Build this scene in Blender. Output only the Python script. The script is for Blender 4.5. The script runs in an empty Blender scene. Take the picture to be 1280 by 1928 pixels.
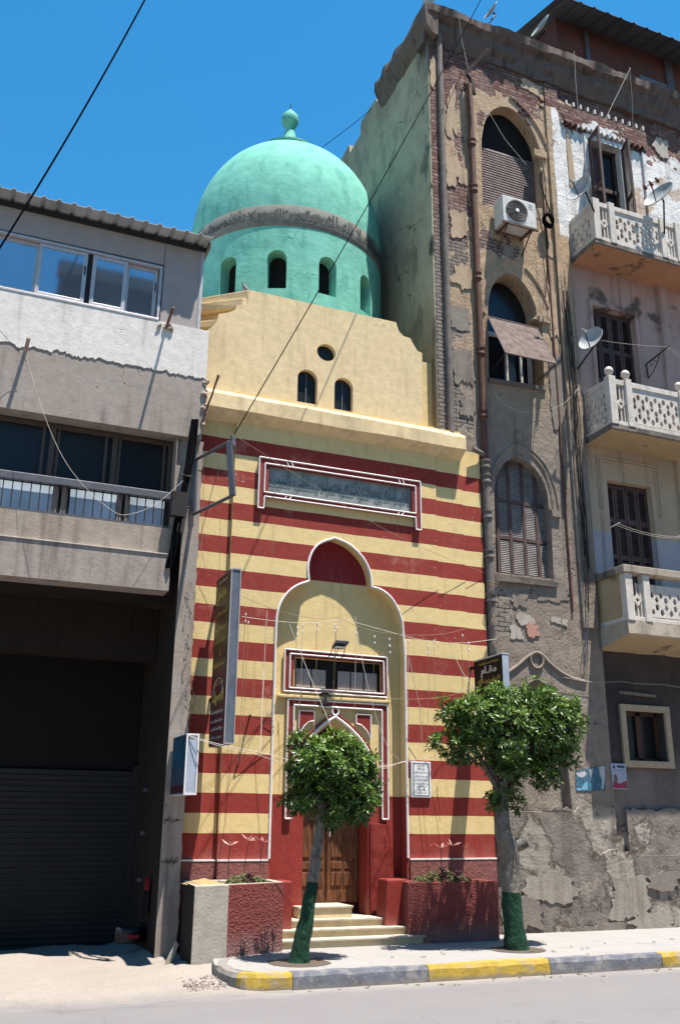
import bpy, bmesh, math, random
from mathutils import Vector, Matrix, noise as mnoise
from mathutils.geometry import tessellate_polygon
S = bpy.context.scene
COL = S.collection
R = math.radians
PI = math.pi
random.seed(7)

# ------------------------------------------------------------------ camera
F_PX = 1775.47
yaw, pitch, roll = R(22.48337), R(18.271713), R(0.482443)
fwd = Vector((math.sin(yaw)*math.cos(pitch), math.cos(yaw)*math.cos(pitch), math.sin(pitch)))
rgt0 = Vector((math.cos(yaw), -math.sin(yaw), 0)); up0 = rgt0.cross(fwd)
rgt = rgt0*math.cos(roll)+up0*math.sin(roll); upv = -rgt0*math.sin(roll)+up0*math.cos(roll)
CAM = Vector((0, 0, 1.6))
cd = bpy.data.cameras.new('camera'); cam = bpy.data.objects.new('camera', cd); COL.objects.link(cam)
cd.sensor_fit = 'VERTICAL'; cd.sensor_height = 36; cd.lens = 36*F_PX/1928; cd.clip_end = 3000
m = Matrix((rgt, upv, -fwd)).transposed().to_4x4(); m.translation = CAM; cam.matrix_world = m
S.camera = cam

def ray(px, py):
    return rgt*((px-640)/F_PX) - upv*((py-964)/F_PX) + fwd
def at(px, py, Y):
    d = ray(px, py); return CAM + d*((Y-CAM.y)/d.y)
def atX(px, py, X):
    d = ray(px, py); return CAM + d*((X-CAM.x)/d.x)

# ------------------------------------------------------------------ light
SUN = Vector((-0.15, 0.25, -1)).normalized()
elev = math.asin(-SUN.z)
W = bpy.data.worlds.new("World"); S.world = W; W.use_nodes = True
wn = W.node_tree.nodes; bg = wn['Background']
sky = wn.new('ShaderNodeTexSky'); sky.sky_type = 'NISHITA'; sky.sun_disc = False
sky.sun_elevation = elev; sky.sun_rotation = math.atan2(-SUN.x, -SUN.y)
sky.air_density = 1.0; sky.dust_density = 0.1; sky.ozone_density = 2.0; sky.altitude = 0
hs = wn.new('ShaderNodeHueSaturation'); hs.inputs['Hue'].default_value = .487; hs.inputs['Saturation'].default_value = 1.36; hs.inputs['Value'].default_value = 1.34
W.node_tree.links.new(sky.outputs[0], hs.inputs['Color']); W.node_tree.links.new(hs.outputs[0], bg.inputs[0]); bg.inputs[1].default_value = 0.075
sl = bpy.data.lights.new('sun', 'SUN'); sl.energy = 5.0; sl.angle = R(0.5); sl.color = (1, .945, .86)
so = bpy.data.objects.new('sun', sl); COL.objects.link(so)
so.rotation_euler = SUN.to_track_quat('-Z', 'Y').to_euler(); so.location = (5, -5, 30)
S.view_settings.view_transform = 'Standard'; S.view_settings.look = 'None'
S.view_settings.exposure = 1.18; S.view_settings.gamma = 1
S.cycles.max_bounces = 8; S.cycles.diffuse_bounces = 4
try: S.cycles.use_denoising = True
except Exception: pass

# ------------------------------------------------------------------ materials
class NT:
    def __init__(s, name, rough=.85, spec=.3, metal=0):
        s.m = bpy.data.materials.new(name); s.m.use_nodes = True
        s.t = s.m.node_tree; s.b = s.t.nodes['Principled BSDF']
        s.b.inputs['Roughness'].default_value = rough; s.b.inputs['Metallic'].default_value = metal
        s.b.inputs['Specular IOR Level'].default_value = spec
        s.geo = s.t.nodes.new('ShaderNodeNewGeometry'); s.pos = s.geo.outputs['Position']
        sp = s.n('ShaderNodeSeparateXYZ'); s.l(s.pos, sp.inputs[0]); s.x, s.y, s.z = sp.outputs
    def n(s, t): return s.t.nodes.new(t)
    def l(s, a, b): s.t.links.new(a, b)
    def set(s, inp, v):
        if hasattr(v, 'links') or isinstance(v, bpy.types.NodeSocket): s.l(v, inp)
        else:
            if isinstance(v, (tuple, list)) and len(v) == 3 and inp.type == 'RGBA': v = (*v, 1)
            inp.default_value = v
    def scale(s, sx, sy, sz, off=(0, 0, 0)):
        q = s.n('ShaderNodeMapping'); s.l(s.pos, q.inputs[0]); q.inputs['Scale'].default_value = (sx, sy, sz)
        q.inputs['Location'].default_value = off; return q.outputs[0]
    def noise(s, sc, det=4, vec=None, rough=.55, dist=0, col=False):
        q = s.n('ShaderNodeTexNoise'); s.l(vec or s.pos, q.inputs['Vector']); q.inputs['Scale'].default_value = sc
        q.inputs['Detail'].default_value = det; q.inputs['Roughness'].default_value = rough; q.inputs['Distortion'].default_value = dist
        return q.outputs['Color' if col else 'Fac']
    def vor(s, sc, vec=None, feat='DISTANCE_TO_EDGE'):
        q = s.n('ShaderNodeTexVoronoi'); q.feature = feat; s.l(vec or s.pos, q.inputs['Vector']); q.inputs['Scale'].default_value = sc
        return q.outputs[0]
    def warp(s, amt, sc):
        q = s.n('ShaderNodeVectorMath'); q.operation = 'SCALE'; s.l(s.noise(sc, 3, col=True), q.inputs[0]); q.inputs['Scale'].default_value = amt
        a = s.n('ShaderNodeVectorMath'); a.operation = 'ADD'; s.l(s.pos, a.inputs[0]); s.l(q.outputs[0], a.inputs[1]); return a.outputs[0]
    def ramp(s, fac, *st):
        q = s.n('ShaderNodeValToRGB'); s.set(q.inputs[0], fac); e = q.color_ramp.elements
        while len(e) < len(st): e.new(.5)
        for k, (p, c) in enumerate(st):
            e[k].position = p; e[k].color = (*c, 1) if isinstance(c, tuple) else (c, c, c, 1)
        return q.outputs[0]
    def step(s, v, a, b):
        q = s.n('ShaderNodeMapRange'); q.interpolation_type = 'SMOOTHSTEP'; s.set(q.inputs[0], v)
        q.inputs[1].default_value = a; q.inputs[2].default_value = b; return q.outputs[0]
    def math(s, op, a, b=0, c=0):
        q = s.n('ShaderNodeMath'); q.operation = op; s.set(q.inputs[0], a); s.set(q.inputs[1], b)
        if op in ('MULTIPLY_ADD', 'WRAP', 'COMPARE'): s.set(q.inputs[2], c)
        return q.outputs[0]
    def mul(s, *a):
        r = a[0]
        for b in a[1:]: r = s.math('MULTIPLY', r, b)
        return r
    def mix(s, f, a, b, mode='MIX'):
        q = s.n('ShaderNodeMix'); q.data_type = 'RGBA'; q.blend_type = mode
        s.set(q.inputs[0], f); s.set(q.inputs[6], a); s.set(q.inputs[7], b); return q.outputs[2]
    def var(s, c, f, lo=.85, hi=1.1):
        return s.mix(1.0, c, s.ramp(f, (.25, lo), (.75, hi)), 'MULTIPLY')
    def fin(s, c, h=None, bump=.3, dist=.02, rough=None):
        s.set(s.b.inputs['Base Color'], c)
        if rough is not None: s.set(s.b.inputs['Roughness'], rough)
        if h is not None:
            q = s.n('ShaderNodeBump'); q.inputs['Strength'].default_value = bump; q.inputs['Distance'].default_value = dist
            s.l(h, q.inputs['Height']); s.l(q.outputs[0], s.b.inputs['Normal'])
        return s.m
def simple(name, c, rough=.7, metal=0, spec=.3, vs=12, lo=.82, hi=1.1, bump=.15, bs=60):
    n = NT(name, rough, spec, metal)
    n1 = n.noise(vs, 4); h = n.noise(bs, 3)
    return n.fin(n.var(tuple(c), n1, lo, hi), h, bump, .01)
M = {}
def plaster(name, a, b, dirt, dirt_amt=.5, bump=.45, crack=.5, fine=30, stz=.35):
    n = NT(name, .93, .15)
    c = n.mix(n.noise(1.7, 6), a, b)
    c = n.var(c, n.noise(9, 6), .84, 1.1)
    st = n.noise(2.2, 5, n.scale(3.2, 3.2, stz))
    c = n.mix(n.mul(n.step(st, .5, .75), dirt_amt), c, dirt)
    cr = n.vor(.9, n.warp(.9, 2.2)); crm = n.mul(n.math('SUBTRACT', 1, n.step(cr, .0, .0055)), n.step(n.noise(1.3, 3), .56, .62))
    c = n.mix(n.mul(crm, crack), c, (.07, .055, .045))
    h = n.math('ADD', n.mul(n.noise(fine, 6), .35), n.math('ADD', n.mul(n.noise(2.2, 3), .7), n.mul(crm, -.8)))
    return n.fin(c, h, bump, .03)
M['band_white'] = plaster('whitewashed_concrete', (.66, .61, .56), (.58, .535, .50), (.33, .29, .26), .55, .35, .25)
M['concrete'] = plaster('weathered_concrete', (.27, .225, .19), (.33, .285, .25), (.13, .105, .09), .65, .35, .7)
M['concrete_brown'] = plaster('brown_concrete', (.28, .23, .185), (.34, .285, .235), (.15, .115, .095), .65, .4, .4)
M['soot_shade'] = plaster('shade_dark_plaster', (.020, .016, .014), (.028, .022, .019), (.009, .007, .006), .6, .4, .2)  # near-black: the shade of the garage interior is put into the colour
M['yellow'] = plaster('yellow_paint', (.60, .46, .23), (.64, .50, .265), (.46, .33, .15), .3, .25, .35)
M['yellow_light'] = plaster('pale_yellow_paint', (.68, .535, .32), (.60, .455, .255), (.38, .28, .17), .5, .3, .45)

def stripes(name, kind):
    n = NT(name, .82, .25)
    wob = n.mul(n.math('SUBTRACT', n.noise(2.2, 4), .5), .022)
    z = n.math('ADD', n.z, wob)
    red = n.mix(n.noise(3, 6), (.215, .025, .018), (.265, .036, .027)); red = n.var(red, n.noise(14, 5), .86, 1.1)
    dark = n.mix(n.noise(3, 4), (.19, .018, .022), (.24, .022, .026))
    yel = n.mix(n.noise(2, 6), (.61, .45, .205), (.67, .515, .255)); yel = n.var(yel, n.noise(11, 5), .93, 1.05)
    if kind == 'front':
        u = n.math('FRACT', n.math('DIVIDE', n.math('SUBTRACT', z, 1.471), .4905))
        isred = n.math('GREATER_THAN', u, .49)
        isred = n.math('MAXIMUM', isred, n.math('LESS_THAN', z, 1.471))
        isred = n.mul(isred, n.math('LESS_THAN', z, 6.88))
    elif kind == 'jamb':
        isred = n.math('LESS_THAN', z, 1.96)
    else:
        isred = n.math('ADD', n.math('LESS_THAN', z, 1.96), n.math('GREATER_THAN', z, 4.93))
    c = n.mix(isred, yel, red)
    low = n.mul(n.step(n.math('ADD', n.z, n.mul(n.noise(4, 5), .9)), 1.85, 1.25), .55)
    if kind == 'front': c = n.mix(low, c, (.30, .13, .115))
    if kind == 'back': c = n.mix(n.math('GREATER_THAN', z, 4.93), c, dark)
    st = n.noise(2.4, 5, n.scale(5, 5, .4)); c = n.mix(n.mul(n.step(st, .55, .8), .28), c, (.22, .13, .075))
    drip = n.mul(n.step(n.noise(3.0, 6, n.scale(4, 4, .18)), .60, .78), .4); c = n.mix(drip, c, (.20, .11, .07))
    scuff = n.mul(n.step(n.noise(1.1, 8, rough=.7), .56, .66), .22); c = n.mix(scuff, c, (.50, .33, .24))
    chip = n.mul(n.step(n.noise(26, 3), .69, .72), n.step(n.noise(1.6, 2), .55, .65)); c = n.mix(chip, c, (.62, .55, .46))
    h = n.math('ADD', n.noise(5, 5), n.mul(n.noise(40, 4), .3))
    return n.fin(c, h, .3, .02)
M['stripes'] = stripes('striped_facade_paint', 'front')
M['jamb'] = stripes('niche_jamb_paint', 'jamb')
M['niche'] = stripes('niche_back_paint', 'back')

def dome_mat():
    n = NT('teal_dome_paint', .85, .12)
    c = n.mix(n.noise(1.5, 6), (.145, .42, .33), (.185, .485, .39)); c = n.var(c, n.noise(5, 6), .82, 1.08)
    st = n.noise(2.0, 5, n.scale(2.5, 2.5, .7)); c = n.mix(n.mul(n.step(st, .48, .72), .5), c, (.065, .24, .19)); pt = n.step(n.noise(1.1, 7, rough=.65), .54, .60); c = n.mix(n.mul(pt, .3), c, (.22, .50, .42)); dust = n.mul(n.step(n.noise(7, 6), .62, .72), .35); c = n.mix(dust, c, (.20, .27, .22))
    cr = n.vor(.8, n.warp(.9, 1.6)); crm = n.mul(n.math('SUBTRACT', 1, n.step(cr, 0, .007)), n.step(n.noise(1.1, 2), .5, .56))
    c = n.mix(n.mul(crm, .7), c, (.04, .17, .13))
    h = n.math('ADD', n.mul(n.noise(2.2, 4), 2), n.math('ADD', n.mul(n.noise(22, 4), .25), n.mul(crm, -.6)))
    return n.fin(c, h, .4, .03)
M['teal'] = dome_mat()
M['teal_dark'] = simple('dark_teal_paint', (.05, .27, .21), .6)
M['band'] = simple('grey_stone_band', (.165, .165, .145), .9, vs=7, lo=.7, hi=1.15, bump=.4)
M['band_ink'] = simple('worn_band_lettering', (.055, .06, .055), .85, vs=6, lo=.7, hi=1.6)
M['ink'] = simple('dark_lettering', (.05, .055, .05), .8)
M['white'] = simple('white_trim_paint', (.74, .70, .68), .6, vs=20, lo=.8, hi=1.05)
M['white_cord'] = simple('white_cord', (.50, .45, .38), .8, bump=0)
M['beige_cord'] = simple('beige_cord', (.27, .20, .13), .8, bump=0)
M['black'] = simple('black_cable', (.006, .006, .007), .9, 0, .0, bump=0)
M['iron'] = simple('dark_iron', (.025, .021, .021), .7, .0, .2, bump=0)
M['iron_gray'] = simple('grey_painted_iron', (.11, .11, .125), .5, .4)
M['rust'] = simple('rusty_pipe', (.115, .052, .035), .75, vs=9, lo=.6, hi=1.3, bump=.3)
M['pipe_gray'] = simple('dirty_grey_pipe', (.15, .125, .11), .8, vs=8, lo=.6, hi=1.25, bump=.3)
M['alu'] = simple('aluminium_frame', (.45, .42, .42), .4, .3)
M['alu_blue'] = simple('blue_grey_metal_sheet', (.12, .14, .175), .5, .2, vs=5, lo=.7, hi=1.25)
M['alu_light'] = simple('light_metal_sheet', (.42, .47, .56), .4, .2, vs=5)
M['brown_frame'] = simple('brown_aluminium', (.085, .06, .045), .5, .2)
M['wood'] = None
def wood():
    n = NT('old_brown_wood', .55, .4)
    g = n.noise(3, 6, n.scale(14, 14, 1.2), dist=.6)
    c = n.ramp(g, (.25, (.022, .008, .005)), (.5, (.12, .042, .017)), (.75, (.26, .105, .04)))
    return n.fin(c, g, .35, .01)
M['wood'] = wood()
M['shutter'] = simple('brown_shutter_wood', (.085, .052, .048), .75, vs=6, lo=.6, hi=1.3)
M['shutter_gray'] = simple('weathered_slat_wood', (.17, .125, .11), .85, vs=8, lo=.55, hi=1.35)
M['flap'] = simple('dark_weathered_flap_wood', (.125, .092, .08), .9, vs=9, lo=.45, hi=1.45)
M['frosted'] = simple('frosted_panel', (.42, .50, .58), .35, 0, .5, vs=2, lo=.7, hi=1.2, bump=.05)
def glass(name, c, rough=.08, sp=.9):
    n = NT(name, rough, sp); n.b.inputs['IOR'].default_value = 1.5
    return n.fin(n.var(c, n.noise(1.2, 3), .7, 1.2), n.noise(1.4, 2), .02, .05)
M['glass_dark'] = glass('dark_window_glass', (.012, .013, .015), .3, .35)
M['glass_blue'] = simple('blue_reflecting_glass', (.32, .38, .44), .04, .75, .5, vs=1.2, lo=.85, bump=0)
M['glass_gray'] = simple('grey_engraved_glass', (.24, .27, .26), .3, 0, .5, vs=5, lo=.6, hi=1.25)
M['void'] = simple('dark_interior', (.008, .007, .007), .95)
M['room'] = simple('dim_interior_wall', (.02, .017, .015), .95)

def corrugated(name, c, dirt=(.08, .07, .065), rough=.6, metal=.0):
    n = NT(name, rough, .4, metal); a = n.var(c, n.noise(2, 5), .7, 1.15)
    return n.fin(n.mix(n.mul(n.step(n.noise(1.5, 5, n.scale(1, 1, .3)), .5, .75), .6), a, dirt), n.noise(30, 3), .1, .01)
M['sheet'] = corrugated('grey_corrugated_sheet', (.40, .41, .42), (.14, .13, .12))
M['sheet_dark'] = corrugated('dark_corrugated_sheet', (.06, .068, .085), (.04, .04, .04))
M['roller'] = corrugated('roller_shutter_metal', (.017, .017, .018), (.008, .008, .008), .7, .1)
M['shed'] = corrugated('red_brown_shed_wall', (.10, .035, .028), (.05, .04, .045), .85)

def asphalt():
    n = NT('sunbleached_asphalt', .9, .3)
    c = n.mix(n.noise(1.1, 6), (.150, .138, .142), (.185, .172, .172)); c = n.var(c, n.noise(90, 3), .78, 1.2)
    d = n.step(n.math('ADD', n.y, n.mul(n.noise(2.2, 5), .5)), 9.7, 10.25)
    c = n.mix(n.mul(d, .75), c, (.27, .24, .215))
    oil = n.step(n.noise(.9, 7, n.scale(.35, 1.6, 1), rough=.65), .56, .68); c = n.mix(n.mul(oil, .35), c, (.085, .08, .082))
    cr = n.vor(.45, n.warp(.7, 1.4)); crm = n.mul(n.math('SUBTRACT', 1, n.step(cr, 0, .006)), n.step(n.noise(.6, 3), .52, .6)); c = n.mix(n.mul(crm, .3), c, (.07, .066, .068))
    sp = n.mul(n.step(n.vor(9, feat='F1'), .07, .04), n.step(n.noise(1.5, 3), .52, .58)); c = n.mix(n.mul(sp, .6), c, (.34, .31, .28))
    return n.fin(c, n.noise(120, 3), .35, .008)
def sand():
    n = NT('pale_dusty_ground', .95, .1)
    c = n.mix(n.noise(1.3, 6), (.30, .265, .235), (.235, .20, .175)); c = n.mix(n.step(n.math('ADD', n.y, n.mul(n.noise(1.6, 6), .9)), 9.95, 10.7), n.var((.172, .159, .160), n.noise(90, 3), .78, 1.2), c); c = n.var(c, n.noise(30, 5), .86, 1.1)
    peb = n.step(n.vor(22, feat='F1'), .12, .07); c = n.mix(n.mul(peb, n.step(n.noise(4, 3), .5, .56), .9), c, (.12, .10, .09))
    return n.fin(c, n.math('ADD', n.noise(6, 5), n.mul(n.noise(50, 4), .3)), .6, .03)
def paving():
    n = NT('dusty_pavement_concrete', .9, .2)
    c = n.mix(n.noise(1.6, 6), (.25, .235, .225), (.30, .285, .275)); c = n.var(c, n.noise(45, 4), .86, 1.08)
    q = n.n('ShaderNodeTexBrick'); n.l(n.scale(1, 1, 1, (.13, .02, 0)), q.inputs['Vector']); q.inputs['Scale'].default_value = 1
    q.inputs['Brick Width'].default_value = .6; q.inputs['Row Height'].default_value = .6; q.inputs['Mortar Size'].default_value = .006; q.offset = 0
    q.inputs['Color1'].default_value = q.inputs['Color2'].default_value = (0, 0, 0, 1); q.inputs['Mortar'].default_value = (1, 1, 1, 1)
    c = n.mix(n.mul(q.outputs[0], .45), c, (.12, .11, .10))
    c = n.mix(n.mul(n.step(n.noise(3, 4), .6, .7), .35), c, (.16, .14, .125))
    return n.fin(c, n.noise(35, 5), .3, .01)
M['asphalt'] = asphalt(); M['sand'] = sand(); M['paving'] = paving()
def kerbpaint(name, c):
    n = NT(name, .8, .3)
    a = n.var(c, n.noise(10, 5), .75, 1.12)
    w = n.step(n.noise(5, 8, rough=.65), .50, .60); a = n.mix(n.mul(w, .65), a, (.24, .22, .20))
    low = n.step(n.math('ADD', n.z, n.mul(n.noise(7, 4), .08)), .10, .05); a = n.mix(n.mul(low, .75), a, (.15, .135, .125))
    return n.fin(a, n.noise(14, 5), .5, .02)
M['kerb_yellow'] = kerbpaint('worn_yellow_kerb_paint', (.38, .255, .04))
M['kerb_gray'] = kerbpaint('worn_grey_kerb_paint', (.125, .13, .155))
M['kerb_bare'] = kerbpaint('bare_kerb_stone', (.22, .20, .185))
M['step'] = plaster('cream_step_stone', (.60, .49, .31), (.55, .44, .26), (.35, .27, .17), .4, .2, .0)
M['step_top'] = plaster('cream_marble_tread', (.46, .41, .33), (.40, .35, .28), (.28, .23, .17), .3, .15, .2)
def roughred():
    n = NT('rough_red_render', .9, .2)
    c = n.mix(n.noise(2.2, 5), (.185, .036, .031), (.17, .058, .052)); c = n.var(c, n.noise(14, 5), .8, 1.12)
    low = n.step(n.math('ADD', n.z, n.mul(n.noise(3, 6), .5)), .75, .40); c = n.mix(n.mul(low, .8), c, (.21, .125, .115))
    h = n.math('ADD', n.noise(28, 6, dist=.4), n.mul(n.vor(38, n.warp(.08, 9), 'F1'), .6))
    return n.fin(c, h, .5, .04)
M['rough_red'] = roughred()
def plinthred():
    n = NT('faded_dusty_red_plinth', .9, .2)
    c = n.mix(n.noise(2.2, 5), (.22, .075, .066), (.19, .085, .08)); c = n.var(c, n.noise(14, 5), .85, 1.12)
    return n.fin(c, n.noise(24, 6), .5, .03)
M['plinth'] = plinthred()
def smoothred():
    n = NT('smooth_red_paint', .6, .35)
    c = n.mix(n.noise(2.0, 5), (.215, .019, .013), (.18, .026, .020)); c = n.var(c, n.noise(9, 5), .82, 1.12)
    low = n.step(n.math('ADD', n.z, n.mul(n.noise(3, 6), .3)), .70, .42); c = n.mix(n.mul(low, .5), c, (.34, .15, .12))
    return n.fin(c, n.noise(12, 5), .35, .02)
M['red'] = smoothred()
M['cement'] = plaster('bare_cement', (.30, .275, .235), (.36, .33, .285), (.12, .11, .10), .5, .5, .5)
def bark(name, c1, c2):
    n = NT(name, .9, .2); g = n.noise(4, 6, n.scale(9, 9, 2), dist=.5)
    c = n.ramp(g, (.3, c1), (.7, c2)); return n.fin(c, g, .5, .02)
def trunkmat():
    n = NT('trunk_bark_green_paint', .85, .25); g = n.noise(4, 6, n.scale(9, 9, 2), dist=.5)
    c = n.ramp(g, (.3, (.105, .092, .08)), (.7, (.21, .19, .165)))
    k = n.step(n.math('ADD', n.math('ADD', n.z, n.mul(n.x, .061)), n.mul(n.noise(30, 3), .03)), 1.245, 1.235)
    c = n.mix(k, c, n.var((.006, .036, .018), n.noise(18, 4), .55, 1.5))
    pt = n.step(n.noise(7, 6, rough=.65), .52, .60); c = n.mix(n.mul(pt, n.math('SUBTRACT', 1, k), .6), c, (.07, .055, .045))
    return n.fin(c, n.math('ADD', g, n.noise(14, 6)), .9, .03)
M['trunk'] = trunkmat()
M['bark'] = bark('grey_bark', (.06, .05, .04), (.14, .12, .10))
def leafmat(name, a, b, rough=.38):
    n = NT(name, rough, .45)
    oi = n.n('ShaderNodeAttribute'); oi.attribute_name = 'tone'
    c = n.mix(oi.outputs['Fac'], a, b)
    n.b.inputs['Base Color'].default_value = (1, 1, 1, 1); n.l(c, n.b.inputs['Base Color'])
    tr = n.n('ShaderNodeBsdfTranslucent'); n.l(c, tr.inputs[0]); mx = n.n('ShaderNodeMixShader'); mx.inputs[0].default_value = .18
    out = n.t.nodes['Material Output']; n.l(n.b.outputs[0], mx.inputs[1]); n.l(tr.outputs[0], mx.inputs[2]); n.l(mx.outputs[0], out.inputs[0])
    return n.m
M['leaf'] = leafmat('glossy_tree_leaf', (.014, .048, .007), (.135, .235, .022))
M['shrub'] = leafmat('olive_shrub_leaf', (.06, .075, .02), (.15, .16, .06), .6)
M['purple_leaf'] = leafmat('purple_leaf', (.05, .02, .03), (.09, .04, .05), .5)
M['pink_leaf'] = leafmat('pink_edged_leaf', (.26, .10, .09), (.42, .26, .24), .6)
M['soil'] = simple('dry_sandy_soil', (.34, .23, .11), .95, vs=12, lo=.6, hi=1.2, bump=.8, bs=25)
M['sign_dark'] = None
def signmat():
    n = NT('dark_sign_panel', .45, .3)
    c = n.mix(n.step(n.z, 3.75, 3.35), n.var((.045, .032, .012), n.noise(2, 3), .6, 1.6), (.065, .010, .018))
    return n.fin(c)
M['sign_tall'] = signmat()
M['sign_black'] = simple('black_sign_panel', (.014, .010, .008), .6, 0, .15)
M['gold'] = simple('gold_lettering', (.45, .34, .07), .45)
M['gray_text'] = simple('pale_lettering', (.60, .56, .50), .5)
M['sign_blue'] = None
def bluesign():
    n = NT('blue_printed_panel', .7, .1)
    c = n.ramp(n.step(n.z, 1.9, 2.6), (0, (.05, .055, .07)), (.5, (.02, .06, .10)), (.8, (.012, .07, .12)), (1, (.02, .06, .09)))
    c = n.mix(n.mul(n.step(n.z, 2.02, 2.01), n.step(n.z, 1.93, 1.94)), c, (.05, .015, .02))
    return n.fin(n.var(c, n.noise(5, 3), .7, 1.3))
M['sign_blue'] = bluesign()
M['dish'] = simple('dusty_dish_metal', (.36, .38, .38), .5, .1, .4, vs=9, lo=.7, hi=1.1)
M['ac_white'] = simple('aged_white_casing', (.55, .54, .50), .5, vs=10, lo=.75)
M['ac_grille'] = simple('dark_fan_grille', (.06, .045, .04), .5)
M['ball'] = simple('white_ball_finial', (.55, .47, .42), .7)
M['bal_white'] = plaster('whitewashed_balustrade', (.60, .55, .49), (.50, .45, .40), (.28, .23, .20), .5, .4, .5)
M['bal_under'] = None
M['cream'] = simple('cream_window_frame', (.36, .28, .185), .7)
M['pink_post'] = simple('poster_print', (.35, .37, .45), .5)
M['red_lamp'] = simple('red_reflector', (.16, .006, .012), .4, 0, .3)
M['bumper'] = simple('dark_blue_bumper', (.004, .005, .009), .5, 0, .3)
M['pigeon'] = simple('grey_pigeon_feathers', (.22, .22, .24), .7, vs=40, lo=.5, hi=1.2)
M['paper'] = simple('white_paper', (.66, .67, .68), .7, vs=10, lo=.85)
M['poster_blue'] = None

def rb_front():
    n = NT('old_apartment_front', .93, .15)
    wob = n.math('SUBTRACT', n.noise(1.1, 6), .5)
    zz = n.math('ADD', n.z, n.mul(wob, 1.6)); xx = n.math('ADD', n.x, n.mul(wob, .25))
    tan = n.mix(n.noise(1.4, 6), (.42, .30, .195), (.33, .235, .155))
    gray = n.mix(n.noise(1.6, 6), (.20, .16, .13), (.27, .225, .185))
    base = n.mix(n.step(zz, 7.2, 10.5), gray, tan)
    ln = n.noise(1.25, 8, rough=.6); lp = n.step(ln, .51, .56); le = n.mul(n.step(ln, .49, .51), n.math('SUBTRACT', 1, lp))
    low = n.mix(lp, n.var((.185, .16, .14), n.noise(3, 6), .75, 1.2), n.var((.29, .255, .22), n.noise(5, 6), .7, 1.2)); low = n.mix(n.mul(le, .75), low, (.075, .055, .045)); base = n.mix(n.step(zz, 2.1, 1.5), base, low)
    base = n.var(base, n.noise(7, 6), .78, 1.14)
    # wall behind the balconies
    right = n.step(n.x, 9.66, 9.68)
    pink = n.var((.44, .305, .265), n.noise(1.5, 5), .85, 1.08); beige = n.var((.42, .335, .24), n.noise(1.5, 5), .85, 1.08)
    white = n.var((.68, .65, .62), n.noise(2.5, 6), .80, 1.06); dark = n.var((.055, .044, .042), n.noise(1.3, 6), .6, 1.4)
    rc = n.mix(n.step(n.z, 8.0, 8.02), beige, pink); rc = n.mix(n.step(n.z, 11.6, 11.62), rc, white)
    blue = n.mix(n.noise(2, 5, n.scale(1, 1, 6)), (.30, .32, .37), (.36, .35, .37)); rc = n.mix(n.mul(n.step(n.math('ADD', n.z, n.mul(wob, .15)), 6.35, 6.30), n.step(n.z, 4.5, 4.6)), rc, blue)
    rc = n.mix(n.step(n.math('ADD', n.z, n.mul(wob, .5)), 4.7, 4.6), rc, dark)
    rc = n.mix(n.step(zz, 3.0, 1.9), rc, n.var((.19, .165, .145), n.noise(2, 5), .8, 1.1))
    rc = n.mix(n.step(zz, 1.9, 1.5), rc, low)
    mould = n.mul(n.step(n.noise(2.1, 6), .5, .62), n.step(n.z, 10.35, 10.6), n.step(n.z, 11.5, 11.2)); rc = n.mix(n.mul(mould, .85), rc, (.075, .062, .052))
    tanp = n.mul(n.step(n.noise(1.7, 6), .56, .62), n.step(n.z, 12, 12.5)); rc = n.mix(n.mul(tanp, .8), rc, (.42, .30, .20))
    wl = n.step(n.math('ADD', n.x, n.mul(wob, .1)), 9.40, 9.42)
    base = n.mix(n.mul(wl, n.step(n.z, 11.9, 12.0)), base, white)
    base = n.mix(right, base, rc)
    # brick
    sw = n.n('ShaderNodeCombineXYZ'); n.l(n.x, sw.inputs[0]); n.l(n.math('ADD', n.z, n.mul(n.noise(3, 3), .03)), sw.inputs[1])
    wv = n.n('ShaderNodeVectorMath'); wv.operation = 'SCALE'; n.l(n.noise(7, 3, col=True), wv.inputs[0]); wv.inputs['Scale'].default_value = .035
    wa = n.n('ShaderNodeVectorMath'); wa.operation = 'ADD'; n.l(sw.outputs[0], wa.inputs[0]); n.l(wv.outputs[0], wa.inputs[1])
    q = n.n('ShaderNodeTexBrick'); n.l(wa.outputs[0], q.inputs['Vector']); q.inputs['Scale'].default_value = 1
    q.inputs['Brick Width'].default_value = .21; q.inputs['Row Height'].default_value = .072; q.inputs['Mortar Size'].default_value = .011; q.inputs['Mortar Smooth'].default_value = .4
    q.inputs['Color1'].default_value = (.12, .04, .034, 1); q.inputs['Color2'].default_value = (.27, .155, .125, 1); q.inputs['Mortar'].default_value = (.05, .04, .035, 1)
    bc = n.var(q.outputs[0], n.noise(12, 4), .5, 1.5)
    bc = n.mix(n.mul(n.step(n.noise(2.2, 7, rough=.65), .45, .65), .55), bc, (.16, .12, .10)); bc = n.mix(n.step(n.z, 12.5, 10.5), bc, n.mix(q.outputs['Fac'], (.21, .18, .155), (.06, .05, .045)))
    ht = n.math('ADD', n.mul(n.step(n.z, 13.2, 14.2), .09), n.mul(n.step(n.z, 14.3, 15.2), .33))
    ht = n.math('ADD', ht, n.mul(n.step(n.x, 7.55, 7.35), n.math('ADD', .17, n.mul(n.step(n.x, 7.1, 6.95), .3)), n.step(n.z, 7, 7.2)))
    ht = n.math('ADD', ht, n.mul(n.step(n.x, 9.3, 9.0), .16, n.step(n.z, 10.9, 11.4), n.step(n.z, 12.6, 12.2)))
    ht = n.math('ADD', ht, n.mul(n.step(n.x, 8.6, 8.3), .17, n.step(n.z, 4.3, 4.5), n.step(n.z, 5.5, 5.2)))
    fn = n.math('ADD', n.noise(1.5, 8, rough=.62), ht)
    bm = n.step(fn, .685, .70); bm = n.mul(bm, n.math('SUBTRACT', 1, n.mul(right, n.step(n.z, 14.2, 13.9))))
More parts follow.
